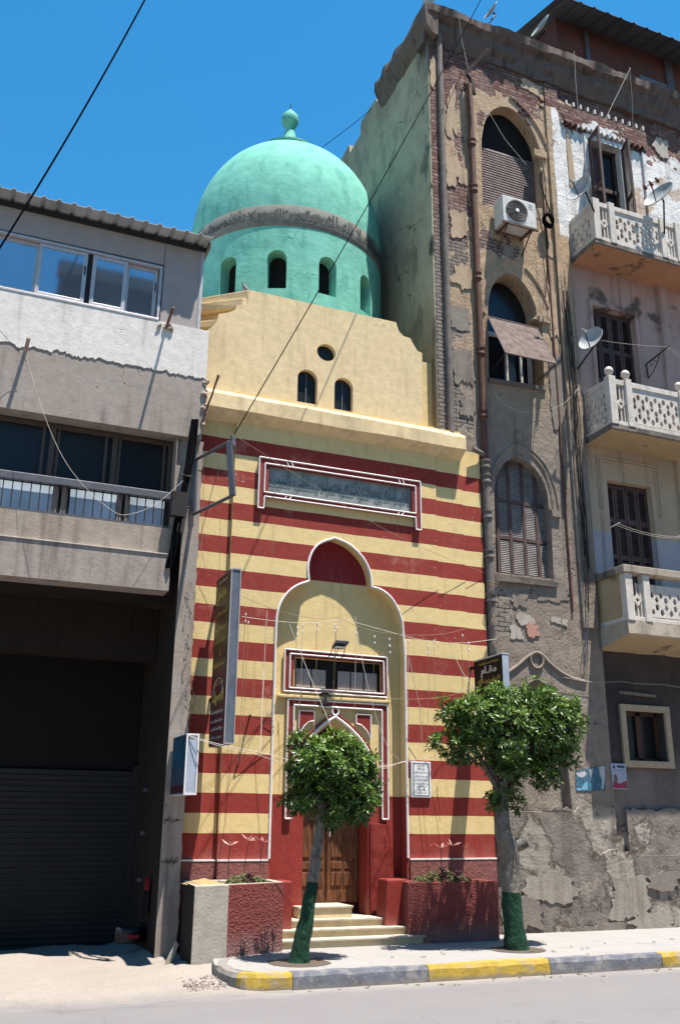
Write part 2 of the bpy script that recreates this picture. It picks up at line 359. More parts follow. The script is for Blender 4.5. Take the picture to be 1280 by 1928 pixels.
    c = n.mix(bm, base, bc)
    edge = n.mul(n.step(fn, .655, .68), n.math('SUBTRACT', 1, bm)); c = n.mix(n.mul(edge, .35), c, (.45, .38, .30))
    soot_shade = n.step(n.math('ADD', n.z, n.mul(wob, 1.2)), 15.0, 15.9); c = n.mix(n.mul(soot_shade, .8), c, (.05, .036, .034))
    st = n.noise(2.0, 6, n.scale(3.5, 3.5, .25)); c = n.mix(n.mul(n.step(st, .52, .72), .45), c, (.09, .07, .06))
    cr = n.vor(.8, n.warp(1.2, 2.0)); crm = n.mul(n.math('SUBTRACT', 1, n.step(cr, 0, .007)), n.step(n.noise(1.3, 3), .5, .58), n.math('SUBTRACT', 1, right))
    c = n.mix(n.mul(crm, .8), c, (.04, .03, .025))
    mort = n.mul(q.outputs['Fac'], bm)
    h = n.math('ADD', n.math('ADD', n.mul(n.noise(4, 6), 1.0), n.mul(n.noise(24, 5), .35)), n.math('ADD', n.mul(bm, -1.1), n.math('ADD', n.mul(mort, -.7), n.mul(crm, -.8))))
    return n.fin(c, h, .6, .045)
M['rb_front'] = rb_front()
def rb_side():
    n = NT('green_stained_side_wall', .93, .15)
    c = n.mix(n.noise(.7, 6), (.38, .335, .24), (.29, .27, .19)); c = n.var(c, n.noise(4, 6), .8, 1.1)
    c = n.mix(n.mul(n.step(n.noise(.9, 4), .5, .7), .5), c, (.26, .22, .15))
    top = n.step(n.math('ADD', n.z, n.mul(n.noise(1.2, 5), 3.0)), 14.5, 17.0)
    near = n.step(n.math('ADD', n.y, n.mul(n.noise(1.1, 5), 2)), 14.3, 12.9)
    st = n.step(n.noise(1.6, 7, n.scale(1.4, 1.8, .8)), .53, .60)
    c = n.mix(n.mul(st, n.math('ADD', .25, n.mul(near, .75))), c, (.05, .045, .04))
    c = n.mix(n.mul(top, near, .85), c, (.06, .05, .045))
    lowd = n.mul(n.step(n.math('ADD', n.z, n.noise(1.5, 4)), 11.2, 9.5), .75); c = n.mix(lowd, c, (.11, .09, .065))
    cr = n.vor(.55, n.warp(1.0, 1.0)); crm = n.mul(n.math('SUBTRACT', 1, n.step(cr, 0, .006)), n.step(n.noise(.7, 2), .46, .52))
    c = n.mix(crm, c, (.03, .025, .02))
    return n.fin(c, n.math('ADD', n.noise(3, 6), n.mul(n.noise(22, 5), .3)), .6, .04)
M['rb_side'] = rb_side()
def underside():
    n = NT('ochre_balcony_underside', .93, .15)
    c = n.mix(n.step(n.z, 8.6, 9), n.var((.38, .28, .165), n.noise(2, 5), .8, 1.1), n.var((.42, .215, .125), n.noise(2, 5), .8, 1.1))
    c = n.mix(n.mul(n.step(n.noise(2.4, 6), .60, .68), .8), c, (.09, .08, .07))
    return n.fin(c, n.noise(14, 5), .5, .03)
M['bal_under'] = underside()
M['slab_gray'] = plaster('crumbling_slab_edge', (.21, .175, .145), (.13, .11, .095), (.05, .042, .038), .8, .8, .8)
M['slab_cream'] = plaster('stained_cream_slab', (.42, .36, .28), (.34, .28, .22), (.13, .11, .09), .7, .5, .5)
M['cornice_old'] = plaster('sooty_old_cornice', (.15, .115, .095), (.095, .07, .062), (.035, .027, .026), .8, .9, .8)

# ------------------------------------------------------------------ mesh builder
class MB:
    def __init__(s): s.v = []; s.f = []; s.mi = []
    def add(s, vs, fs, mi=0):
        o = len(s.v); s.v += [Vector(p) for p in vs]
        for k, f in enumerate(fs):
            s.f.append([o+i for i in f]); s.mi.append(mi[k] if isinstance(mi, list) else mi)
        return s
    def box(s, x0, x1, y0, y1, z0, z1, mi=0):
        return s.add([(x, y, z) for x in (x0, x1) for y in (y0, y1) for z in (z0, z1)],
              [(0, 1, 3, 2), (4, 6, 7, 5), (0, 4, 5, 1), (2, 3, 7, 6), (0, 2, 6, 4), (1, 5, 7, 3)], mi)
    def prism(s, poly, a, b, holes=(), axis='Y', mi=0, side=None):
        side = mi if side is None else side
        loops = [list(poly)]+[list(h) for h in holes]
        mk = {'Y': lambda u, w, t: Vector((u, t, w)), 'Z': lambda u, w, t: Vector((u, w, t)), 'X': lambda u, w, t: Vector((t, u, w))}[axis]
        flat = [p for lp in loops for p in lp]; N = len(flat)
        tri = tessellate_polygon([[Vector((p[0], p[1], 0)) for p in lp] for lp in loops])
        vs = [mk(p[0], p[1], a) for p in flat]+[mk(p[0], p[1], b) for p in flat]
        fs = [tuple(t) for t in tri]+[tuple(N+i for i in reversed(t)) for t in tri]; ms = [mi]*len(fs)
        o = 0
        for lp in loops:
            L = len(lp)
            for i in range(L): fs.append((o+i, o+(i+1) % L, N+o+(i+1) % L, N+o+i)); ms.append(side)
            o += L
        return s.add(vs, fs, ms)
    def tube(s, pts, r, n=6, mi=0, cap=True):
        pts = [Vector(p) for p in pts]; rs = r if isinstance(r, (list, tuple)) else [r]*len(pts)
        o = len(s.v); up = Vector((0.013, 0.02, 1)).normalized(); prev = None
        for i, p in enumerate(pts):
            t = (pts[min(i+1, len(pts)-1)]-pts[max(i-1, 0)])
            if t.length < 1e-9: t = Vector((0, 0, 1))
            t.normalize()
            if prev is None:
                a = t.cross(up)
                if a.length < .05: a = t.cross(Vector((1, 0, 0)))
            else: a = prev-t*prev.dot(t)
            a.normalize(); prev = a; b = t.cross(a)
            for k in range(n):
                w = 2*PI*k/n; s.v.append(p+a*(rs[i]*math.cos(w))+b*(rs[i]*math.sin(w)))
        for i in range(len(pts)-1):
            for k in range(n):
                s.f.append([o+i*n+k, o+i*n+(k+1) % n, o+(i+1)*n+(k+1) % n, o+(i+1)*n+k]); s.mi.append(mi)
        if cap:
            s.f.append([o+k for k in range(n)][::-1]); s.mi.append(mi)
            s.f.append([o+(len(pts)-1)*n+k for k in range(n)]); s.mi.append(mi)
        return s
    def lathe(s, prof, c=(0, 0, 0), n=24, mi=0, M4=None):
        o = len(s.v); c = Vector(c)
        for r, z in prof:
            for k in range(n):
                a = 2*PI*k/n; p = Vector((r*math.sin(a), -r*math.cos(a), z))
                if M4 is not None: p = M4 @ p
                s.v.append(c+p)
        for i in range(len(prof)-1):
            for k in range(n):
                s.f.append([o+i*n+k, o+i*n+(k+1) % n, o+(i+1)*n+(k+1) % n, o+(i+1)*n+k]); s.mi.append(mi)
        for i in (0, len(prof)-1):
            if prof[i][0] > 1e-4: s.f.append([o+i*n+k for k in range(n)]); s.mi.append(mi)
        return s
    def jitter(s, amt, sc=3, axes=(1, 1, 1)):
        for p in s.v:
            q = mnoise.noise_vector(p*sc)*amt; p.x += q.x*axes[0]; p.y += q.y*axes[1]; p.z += q.z*axes[2]
        return s
    fit = None
    def build(s, name, mats, parent=None, bevel=0, smooth=False, subdiv=0, fixn=True, tone=None):
        if MB.fit: s.v = [Vector((p.x*MB.fit[0], p.y, p.z*MB.fit[0]+MB.fit[1])) for p in s.v]
        base = Vector((0, 0, 0)); q = parent
        while q is not None: base += q.location; q = q.parent
        me = bpy.data.meshes.new(name); me.from_pydata([tuple(p-base) for p in s.v], [], s.f)
        for mt in (mats if isinstance(mats, (list, tuple)) else [mats]): me.materials.append(mt)
        me.polygons.foreach_set('material_index', s.mi)
        if tone is not None:
            at_ = me.attributes.new('tone', 'FLOAT', 'FACE'); at_.data.foreach_set('value', tone)
        if fixn:
            bm = bmesh.new(); bm.from_mesh(me)
            bmesh.ops.remove_doubles(bm, verts=bm.verts, dist=1e-5)
            bmesh.ops.recalc_face_normals(bm, faces=bm.faces); bm.to_mesh(me); bm.free()
        if smooth: me.polygons.foreach_set('use_smooth', [True]*len(me.polygons))
        me.update()
        o = bpy.data.objects.new(name, me); COL.objects.link(o)
        if parent is not None: o.parent = parent
        if bevel:
            b = o.modifiers.new('bevel', 'BEVEL'); b.width = bevel; b.segments = 2; b.limit_method = 'ANGLE'; b.angle_limit = R(40)
        if smooth:
            try: me.set_sharp_from_angle(angle=R(40))
            except Exception: pass
        return o
def tag(o, label=None, cat=None, group=None, kind=None):
    if label: o['label'] = label
    if cat: o['category'] = cat
    if group: o['group'] = group
    if kind: o['kind'] = kind
    return o
def thing(name, loc, label, cat, group=None):
    o = bpy.data.objects.new(name, None); COL.objects.link(o); o.location = loc; o.empty_display_size = .2
    return tag(o, label, cat, group)
def box(name, b, mat, parent=None, bevel=0): return MB().box(*b).build(name, mat, parent, bevel)
def path(px, Y, dens=0): return [(p.x, p.z) for p in (at(x, y, Y) for x, y in px)]
def smooth_path(pts, it=2, closed=False):
    for _ in range(it):
        q = []; n = len(pts)
        for i in range(n if closed else n-1):
            a, b = pts[i], pts[(i+1) % n]
            q.append(tuple(a[k]*.75+b[k]*.25 for k in range(len(a)))); q.append(tuple(a[k]*.25+b[k]*.75 for k in range(len(a))))
        if not closed: q = [pts[0]]+q+[pts[-1]]
        pts = q
    return pts
def sag(a, b, s, n=14):
    a, b = Vector(a), Vector(b); return [a.lerp(b, i/n)-Vector((0, 0, s*4*(i/n)*(1-i/n))) for i in range(n+1)]

# ---- arabic lettering -------------------------------------------------
T = {'ا':(0xFE8D,0xFE8E,0,0),'أ':(0xFE83,0xFE84,0,0),'إ':(0xFE87,0xFE88,0,0),'ب':(0xFE8F,0xFE90,0xFE91,0xFE92),'ة':(0xFE93,0xFE94,0,0),'ت':(0xFE95,0xFE96,0xFE97,0xFE98),'ج':(0xFE9D,0xFE9E,0xFE9F,0xFEA0),'ح':(0xFEA1,0xFEA2,0xFEA3,0xFEA4),'خ':(0xFEA5,0xFEA6,0xFEA7,0xFEA8),'د':(0xFEA9,0xFEAA,0,0),'ذ':(0xFEAB,0xFEAC,0,0),'ر':(0xFEAD,0xFEAE,0,0),'ز':(0xFEAF,0xFEB0,0,0),'س':(0xFEB1,0xFEB2,0xFEB3,0xFEB4),'ش':(0xFEB5,0xFEB6,0xFEB7,0xFEB8),'ص':(0xFEB9,0xFEBA,0xFEBB,0xFEBC),'ض':(0xFEBD,0xFEBE,0xFEBF,0xFEC0),'ط':(0xFEC1,0xFEC2,0xFEC3,0xFEC4),'ع':(0xFEC9,0xFECA,0xFECB,0xFECC),'غ':(0xFECD,0xFECE,0xFECF,0xFED0),'ف':(0xFED1,0xFED2,0xFED3,0xFED4),'ق':(0xFED5,0xFED6,0xFED7,0xFED8),'ك':(0xFED9,0xFEDA,0xFEDB,0xFEDC),'ل':(0xFEDD,0xFEDE,0xFEDF,0xFEE0),'م':(0xFEE1,0xFEE2,0xFEE3,0xFEE4),'ن':(0xFEE5,0xFEE6,0xFEE7,0xFEE8),'ه':(0xFEE9,0xFEEA,0xFEEB,0xFEEC),'و':(0xFEED,0xFEEE,0,0),'ى':(0xFEEF,0xFEF0,0,0),'ي':(0xFEF1,0xFEF2,0xFEF3,0xFEF4),'\x01':(0xFEFB,0xFEFC,0,0),'\x02':(0xFEF9,0xFEFA,0,0),'\x03':(0xFEF7,0xFEF8,0,0),'ـ':(0x640,0x640,0x640,0x640)}
def arab(s):
    s = s.replace('لا', '\x01').replace('لإ', '\x02').replace('لأ', '\x03'); out = []
    for i, c in enumerate(s):
        if c not in T: out.append(c); continue
        p = i > 0 and s[i-1] in T and T[s[i-1]][2] != 0
        n = i < len(s)-1 and s[i+1] in T and T[c][2] != 0
        out.append(chr(T[c][3 if p and n else 1 if p else 2 if n else 0]))
    return ''.join(reversed(out))
_tc = {}
def letters(mb, text, width, height, fn, bold=0.0, mi=0):
    """lay one line of text into mb: fitted to width x height, centred, mapped by fn(u, v)"""
    cu = bpy.data.curves.new('lettering', 'FONT'); cu.body = arab(text); cu.resolution_u = 2; cu.offset = bold
    ob = bpy.data.objects.new('lettering', cu); COL.objects.link(ob)
    bpy.context.view_layer.update()
    me = bpy.data.meshes.new_from_object(ob.evaluated_get(bpy.context.evaluated_depsgraph_get()))
    bpy.data.objects.remove(ob); bpy.data.curves.remove(cu)
    if not me.vertices: return
    xs = [v.co.x for v in me.vertices]; ys = [v.co.y for v in me.vertices]
    x0, x1, y0, y1 = min(xs), max(xs), min(ys), max(ys)
    sx = width/(x1-x0); sy = height/(y1-y0)
    mb.add([fn((v.co.x-(x0+x1)/2)*sx, (v.co.y-(y0+y1)/2)*sy) for v in me.vertices], [tuple(p.vertices) for p in me.polygons], mi)
    bpy.data.meshes.remove(me)

# ================================================================== GROUND
g = tag(MB().add([(-60, -40, 0), (90, -40, 0), (90, 10.6, 0), (-60, 10.6, 0)], [(0, 1, 2, 3)]).build('road', M['asphalt']), kind='structure')
def dirt():
    mb = MB(); nx, ny = 90, 60; x0, x1, y0, y1 = -6, 3.6, 9.5, 16.5
    vs = []
    for j in range(ny+1):
        for i in range(nx+1):
            x = x0+(x1-x0)*i/nx; y = y0+(y1-y0)*j/ny
            e = min(1, max(0, y-9.55)/.9)
            z = .003+e*(.03+.05*mnoise.noise(Vector((x*1.3, y*1.3, 0)))+.02*mnoise.noise(Vector((x*6, y*6, 3))))
            z += .085*min(1, max(0, (x-2.35)/.5))*min(1, max(0, (y-10.6)/.5))
            dip = max(0, 1-(y-9.5)/.45); vs.append((x, y, max(z, .004)-.03*max(0, dip-.30-.35*mnoise.noise(Vector((x*1.7, y*2, 7))))))
    mb.add(vs, [(j*(nx+1)+i, j*(nx+1)+i+1, (j+1)*(nx+1)+i+1, (j+1)*(nx+1)+i) for j in range(ny) for i in range(nx)])
    return tag(mb.build('dirt_forecourt', M['sand'], smooth=True), kind='structure')
dirt()
# pavement (left end rounded)
KY = 9.88
end = [(3.02, 10.35), (3.05, 10.12), (3.14, 9.98), (3.30, 9.90), (3.5, KY)]
back = [(3.34, 11.6), (3.12, 11.1), (3.03, 10.7)]
pv = [(3.5, KY+.13), (60, KY+.13), (60, 12.75), (3.34, 12.75)]+back+[(3.14, 10.4), (3.2, 10.2), (3.32, 10.07)]
tag(MB().prism(pv, 0, .158, axis='Z').build('pavement', M['paving']), kind='structure')
kerb = thing('kerb', (3.5, KY, 0), 'roadside kerb painted in alternating worn yellow and grey lengths', 'kerb')
segs = [(3.62, 5.16, 'kerb_gray'), (5.16, 6.70, 'kerb_yellow'), (6.70, 8.28, 'kerb_gray'), (8.28, 9.9, 'kerb_yellow'), (9.9, 11.6, 'kerb_gray'), (11.6, 13.4, 'kerb_yellow')]
def kerb_block(x0, x1, mat):
    n = max(4, int((x1-x0)/.08)); mb = MB(); prof = [(0, -.02), (.012, .12), (.035, .160), (.135, .163), (.135, -.02)]
    vs = []
    for i in range(n+1):
        x = x0+.004+(x1-x0-.008)*i/n
        for (y, z) in prof:
            q = mnoise.noise(Vector((x*5, y*9, z*9)))*.012
            vs.append((x, KY+y+q, z+(q*.7 if z > 0 else 0)))
    k = len(prof)
    fs = [(i*k+j, (i+1)*k+j, (i+1)*k+(j+1) % k, i*k+(j+1) % k) for i in range(n) for j in range(k)]
    fs += [tuple(range(k)), tuple(n*k+j for j in range(k))]
    mb.add(vs, fs); mb.build('kerb_stone', mat, kerb, smooth=False)
for a, b, mt in segs: kerb_block(a, b, M[mt])
def kerb_curve(pts, mat):
    mb = MB(); pts = [Vector((x, y, 0)) for x, y in pts]; k = 5; vs = []
    for i, p in enumerate(pts):
        t = (pts[min(i+1, len(pts)-1)]-pts[max(0, i-1)]).normalized(); nrm = Vector((-t.y, t.x, 0))
        for w, z in ((0, -.02), (.012, .12), (.035, .160), (.135, .163), (.135, -.02)):
            q = mnoise.noise(Vector((p.x*6, p.y*6, z*9)))*.018; vs.append(p+nrm*(w+q)+Vector((0, 0, z+(q*.5 if z > 0 else 0))))
    n = len(pts)-1
    fs = [(i*k+j, (i+1)*k+j, (i+1)*k+(j+1) % k, i*k+(j+1) % k) for i in range(n) for j in range(k)]+[tuple(range(k)), tuple(n*k+j for j in range(k))]
    mb.add(vs, fs).build('kerb_stone', mat, kerb)
cv = smooth_path([(3.33, 11.4), (3.10, 11.0), (3.0, 10.6), (3.0, 10.25), (3.08, 10.02), (3.25, 9.92), (3.616, KY)], 2)
h = int(len(cv)*.62)
kerb_curve(cv[:h+1], M['kerb_bare']); kerb_curve(cv[h:], M['kerb_yellow'])
# loose stones along the planter and the kerb end
mb = MB(); random.seed(3)
for k in range(330):
    if k < 200: x = random.uniform(2.55, 3.35); y = 11.0+random.gauss(0, .10)-(3.0-x)*.1
    else: x = random.uniform(2.6, 3.0); y = random.uniform(10.0, 10.8)
    s_ = random.uniform(.006, .022); z = .05+s_*.4
    mb.lathe([(0, -s_*.6), (s_, -s_*.2), (s_*.8, s_*.4), (0, s_*.6)], (x, y, z), 5)
tag(mb.jitter(.01, 20).build('rubble', M['sand']), kind='stuff', label='small stones and dry litter scattered beside the kerb end', cat='rubble')

# row of houses on the other side of the street (behind the camera, seen only in the window glass)
for k, (x0, x1, hh, c_, lb_) in enumerate(((-14, 1.9, 9, (.24, .21, .18), 'beige flats across the street, reflected in the window glass on the left'), (2.0, 13, 20.8, (.10, .09, .085), 'tall grey-brown flats across the street facing the shrine'), (13.1, 30, 15, (.27, .23, .19), 'pale flats across the street facing the apartment balconies'))):
    t = thing('building_opposite', ((x0+x1)/2, -8, 0), lb_, 'building')
    cells = []; nx = int((x1-x0)/2.6); 
    for i in range(nx):
        for j in range(int(hh/3.2)):
            xa = x0+.7+i*(x1-x0-.5)/nx; cells.append([(xa, 1.2+j*3.2), (xa+1.2, 1.2+j*3.2), (xa+1.2, 2.9+j*3.2), (xa, 2.9+j*3.2)])
    MB().prism([(x0, 0), (x1, 0), (x1, hh), (x0, hh)], -8.3, -8.0, cells).build('wall', simple('opposite_wall_paint', c_, .9), t)
    MB().box(x0, x1, -18, -8.31, hh-.3, hh).build('roof', M['concrete'], t)
    MB().box(x0-.1, x1-.0, -8.35, -7.8, hh+.005, hh+.5).build('parapet', M['concrete'], t)
    MB().box(x0+.1, x1-.1, -8.5, -8.45, 0, hh-.31).build('glazing', M['glass_dark'], t)

# ================================================================== SHRINE
FY = 12.2
sh = thing('shrine', (5.1, FY, .15), 'red and yellow striped shrine with a pale teal dome', 'shrine')
WZ = 7.6
# niche outline (trefoil)
tre = path([(519.5, 1180), (521.5, 1152), (530, 1130), (544, 1112), (560, 1101), (581.5, 1094), (579, 1072), (581, 1054), (589, 1035), (603, 1021), (630, 1013), (655, 1023), (675, 1040), (690, 1060), (698, 1084), (699.5, 1105), (716, 1109), (735, 1123), (749, 1146), (757, 1172)], FY)
def dens(p):
    """round the lobes, keep the two cusps and the apex sharp"""
    out = []; sharp = [0, 5, 10, 15, 19]
    for a, b in zip(sharp, sharp[1:]):
        seg = smooth_path(p[a:b+1], 2); out += seg[(1 if out else 0):]
    return out
arc = dens(tre)
NX0, NX1 = 4.115, 6.075
outline = [(NX0, .15)]+[(NX0, 3.9)]+[(NX0+.002, arc[0][1])]+arc[1:-1]+[(NX1-.01, arc[-1][1])]+[(NX1, 3.9), (NX1, .15)]
wall_poly = [(3.42, .15)]+outline[0:1]+outline[1:]+[(6.66, .15), (6.66, WZ), (3.42, WZ)]
panel_hole = [(3.86, 6.09), (6.28, 6.10), (6.28, 6.52), (3.86, 6.51)]
wall = MB().prism(wall_poly, FY, FY+.18, [panel_hole], mi=0, side=1).build('front_wall', [M['stripes'], M['jamb']], sh)
MB().box(2.80, 3.419, FY+.07, FY+.5, .15, WZ).build('front_wall', M['stripes'], sh)
MB().box(6.661, 7.145, FY+.03, FY+.5, .15, WZ).build('front_wall', M['stripes'], sh)
MB().box(7.146, 7.50, FY+.06, FY+.09, .15, WZ-.3).build('front_wall', M['stripes'], sh)
# plinth ledges left and right of the niche
for x0, x1, dy in ((2.80, 3.42, .035), (3.422, 4.09, -.03), (6.11, 6.66, -.03), (6.662, 7.145, 0.0), (7.147, 7.50, .03)):
    o = MB().box(x0, x1, FY+dy, FY+.2, .15, 1.135).build('plinth', M['plinth'], sh, .008)
    MB().box(x0, x1-.002, FY+dy-.006, FY+.21, 1.137, 1.158).build('plinth_edge', M['white'], sh)
# niche back wall with pointed door arch
NB = FY+.182
MB.fit = (.9795, .033)      # fittings inside the niche were measured a little large
arch_in = [(4.73, .45), (4.73, 1.93), (4.60, 1.99), (4.60, 2.15)]
ax = smooth_path([(4.60, 2.15), (4.64, 2.42), (4.80, 2.68), (5.0, 2.86), (5.175, 2.97)], 2)
bx = smooth_path([(5.175, 2.97), (5.36, 2.85), (5.57, 2.66), (5.73, 2.40), (5.78, 2.15)], 2)
door_open = [(4.73, .16), (4.73, 1.93), (4.60, 1.99)]+ax+bx[1:]+[(5.78, 1.99), (5.69, 1.93), (5.69, .16)]
trans = [(4.555, 3.42), (5.93, 3.42), (5.93, 3.85), (4.555, 3.85)]
nb = [(4.0, .15)]+door_open+[(6.2, .15), (6.2, 5.7), (4.0, 5.7)]
MB().prism(nb, NB, NB+.30, [trans], mi=0).build('niche_wall', M['niche'], sh)
MB.fit = None
# floor inside niche + steps
st = thing('steps', (5.0, 11.7, .15), 'flight of cream stone steps climbing to the shrine door', 'steps')
def stair(x0, x1, yf, z0, z1, nm='step', tread=True):
    MB().box(x0, x1, yf+.02, 12.9, z0, z1-.03).build(nm, M['step'], st)
    if tread: MB().box(x0-.01, x1+.015, yf, 12.88, z1-.028, z1).build('tread', M['step_top'], st, .006)
stair(3.98, 6.04, 11.66, .16, .255)
stair(3.99, 5.92, 11.85, .257, .35)
stair(4.0, 5.66, 12.03, .352, .445)
stair(4.52, 5.26, 12.17, .447, .585)
# white trim round the niche
def trim(name, pts, r, y, parent=sh, mat='white', closed=False):
    P = [Vector((x, y, z)) for x, z in pts]
    if closed: P = P+[P[0], P[0].lerp(P[1], .02)]
    return MB().tube(P, r, 6).build(name, M[mat], parent, smooth=True)
trim('niche_trim', [(NX0-.01, 1.165)]+[(NX0-.01, 2.4), (NX0-.008, 3.9)]+arc+[(NX1+.008, 3.9), (NX1+.01, 2.4), (NX1+.012, 1.165)], .017, FY-.006)
# long calligraphy panel above the niche
def strip(mb, x0, x1, z0, z1, y, d): mb.box(min(x0, x1), max(x0, x1), y-d, y, min(z0, z1), max(z0, z1))
RED_P = M['red']
pr = MB()
pr.prism([(3.77, 5.84), (3.86, 5.84), (3.86, 6.02), (6.27, 6.02), (6.27, 5.83), (6.36, 5.83), (6.36, 6.61), (3.77, 6.61)], FY-.045, FY-.002, [[(3.92, 6.10), (6.22, 6.10), (6.22, 6.50), (3.92, 6.50)]])
pr.build('panel_surround', M['red'], sh)
wt = MB(); w = .011; yy = FY-.055
def line(mb, a, b, y, r=.011): mb.tube([Vector((a[0], y, a[1])), Vector((b[0], y, b[1]))], r, 6)
P_ = [(3.77, 6.61), (6.36, 6.61), (6.36, 5.83), (6.275, 5.83), (6.27, 6.02), (3.86, 6.02), (3.855, 5.84), (3.77, 5.84)]
for a, b in zip(P_, P_[1:]+P_[:1]): line(wt, a, b, yy)
P2 = [(3.855, 6.525), (6.275, 6.525), (6.275, 6.085), (3.855, 6.085)]
for a, b in zip(P2, P2[1:]+P2[:1]): line(wt, a, b, yy)
for x in (4.18, 4.25, 5.98, 6.05):
    s_ = -.04 if x < 5 else -.04
    line(wt, (x, 6.61), (x-s_, 6.525), yy, .009); line(wt, (x-.02, 6.02), (x+.03, 6.085), yy, .009)
wt.build('panel_trim', M['white'], sh, smooth=True)
gp = MB().box(3.861, 6.279, FY+.006, FY+.02, 6.101, 6.519).build('engraved_pane', M['glass_gray'], sh)
lt = MB()
letters(lt, 'إن الله وملائكته يصلون على النبي', 2.25, .33, lambda u, v: (5.07+u, FY+.003, 6.31+v), .016)
letters(lt, 'يا أيها الذين آمنوا صلوا عليه وسلموا تسليما'.replace('آ', 'ا'), 2.3, .22, lambda u, v: (5.07+u, FY+.0025, 6.27+v), .010)
lt.build('engraving', simple('etched_glass_lines', (.12, .15, .145), .4, bump=0), gp)
MB().box(3.862, 6.278, FY+.07, FY+.09, 6.0, 6.6).build('panel_backing', M['void'], sh)
MB.fit = (.9795, .033)
# panel over the door
pm = MB().prism([(4.39, 3.355), (5.99, 3.35), (5.985, 3.935), (4.395, 3.945)], NB-.03, NB-.001, [[(4.53, 3.425), (5.91, 3.42), (5.905, 3.84), (4.535, 3.85)]])
pm.build('transom_surround', M['red'], sh)
wt = MB()
for P in ([(4.39, 3.945), (5.985, 3.935), (5.99, 3.35), (4.39, 3.355)], [(4.47, 3.885), (5.93, 3.875), (5.935, 3.40), (4.47, 3.405)]):
    for a, b in zip(P, P[1:]+P[:1]): line(wt, a, b, NB-.04, .012)
wt.build('transom_trim', M['white'], sh, smooth=True)
MB().box(4.3, 6.03, NB-.06, NB-.001, 3.265, 3.31).build('shelf', M['yellow'], sh, .01)
tw = MB().box(4.556, 5.929, NB+.09, NB+.10, 3.421, 3.849).build('transom_window', M['glass_dark'], sh)
for x0, x1 in ((4.60, 4.82), (4.84, 5.05), (5.24, 5.43), (5.45, 5.64), (5.66, 5.86)):
    MB().box(x0, x1, NB+.05, NB+.056, 3.44, 3.70).build('paper_sheet', simple('frosted_pane', (.30, .29, .28), .6), tw)
# tall frame round the door
fm = MB()
fm.prism([(4.455, 1.655), (4.545, 1.655), (4.545, 3.17), (5.90, 3.165), (5.90, 1.66), (5.99, 1.66), (5.99, 3.245), (4.455, 3.25)], NB-.03, NB-.001)
fm.build('door_surround', M['red'], sh)
wt = MB()
P_ = [(4.455, 1.655), (4.545, 1.655), (4.545, 3.17), (5.90, 3.165), (5.90, 1.66), (5.99, 1.66), (5.99, 3.245), (4.455, 3.25)]
for a, b in zip(P_, P_[1:]+P_[:1]): line(wt, a, b, NB-.038, .013)
line(wt, (4.545, 2.9), (4.56, 2.0), NB-.035, .011)
wt.build('door_surround_trim', M['white'], sh, smooth=True)
# arch hood moulding, ring and spandrel shapes
hood_l = smooth_path([(4.545, 2.05), (4.60, 2.42), (4.78, 2.72), (5.0, 2.93), (5.175, 3.035)], 2)
hood_r = smooth_path([(5.175, 3.035), (5.38, 2.91), (5.61, 2.70), (5.78, 2.42), (5.84, 2.05)], 2)
trim('arch_hood', hood_l+hood_r[1:], .022, NB-.03, mat='white')
trim('arch_hood', [(x+(-.03 if x < 5.17 else .03), z+.035) for x, z in hood_l+hood_r[1:]], .014, NB-.02, mat='red')
rg = MB(); c0 = Vector((5.175, NB-.03, 3.115)); pts = [c0+Vector((math.cos(a)*.05, 0, math.sin(a)*.058)) for a in [2*PI*i/20 for i in range(21)]]
rg.tube(pts, .015, 6, cap=False).build('arch_ring', M['white'], sh, smooth=True)
MB().lathe([(0, 0), (.045, 0), (.045, .012), (0, .012)], (0, 0, 0), 16, M4=Matrix.Translation((5.175, NB-.002, 3.115)) @ Matrix.Rotation(PI/2, 4, 'X')).build('arch_ring_centre', M['red'], sh)
for sgn in (1, -1):
    sp = [(4.63, 3.10), (4.86, 3.10), (4.86, 2.97), (4.78, 2.95), (4.70, 2.88), (4.63, 2.76)]
    if sgn < 0: sp = [(10.36-x, z-.01) for x, z in sp][::-1]
    MB().prism(sp, NB-.02, NB-.001).build('spandrel', M['red'], sh)
    b_ = MB()
    for a, b in zip(sp, sp[1:]+sp[:1]): line(b_, a, b, NB-.024, .010)
    b_.build('spandrel_trim', M['white'], sh, smooth=True)
# imposts (small shelves) at the spring of the arch
for x0, x1 in ((4.545, 4.72), (5.70, 5.86)):
    MB().box(x0, x1, NB-.02, NB-.0, 1.965, 1.995).build('impost', M['white'], sh)
# door leaves
dr = MB()
DY = NB+.315
MB().box(4.5, 5.9, DY+.05, DY+.10, .3, 3.1).build('door_recess', simple('dark_red_recess', (.06, .012, .010), .8), sh)
for x0, x1 in ((4.735, 5.205), (5.215, 5.685)):
    d = MB()
    d.box(x0, x1, DY, DY+.045, .57, 2.05)
    lf = d.build('door_leaf', M['wood'], sh, .004)
    pn = MB(); xm = (x0+x1)/2; q = .055
    for a, b in ((1.15, 1.98),):
        for xa, xb in ((x0+q, xm-.02), (xm+.02, x1-q)): pn.box(xa, xb, DY-.012, DY-.001, a, b)
    for xa, xb in ((x0+q, xm-.02), (xm+.02, x1-q)):
        pn.box(xa, xb, DY-.014, DY-.001, .78, .96); pn.box(xa, xb, DY-.014, DY-.001, 1.0, 1.09)
    pn.build('door_panel', M['wood'], lf, .008)
MB().box(4.735, 5.685, DY-.03, DY+.04, 2.052, 2.14).build('door_lintel', M['wood'], sh, .005)
MB().box(5.20, 5.222, DY-.03, DY-.001, .72, 2.04).build('door_stile', M['wood'], sh, .004)
MB().tube([(5.235, DY-.04, 1.42), (5.235, DY-.04, 1.78)], .008).build('door_bolt', M['white'], sh)
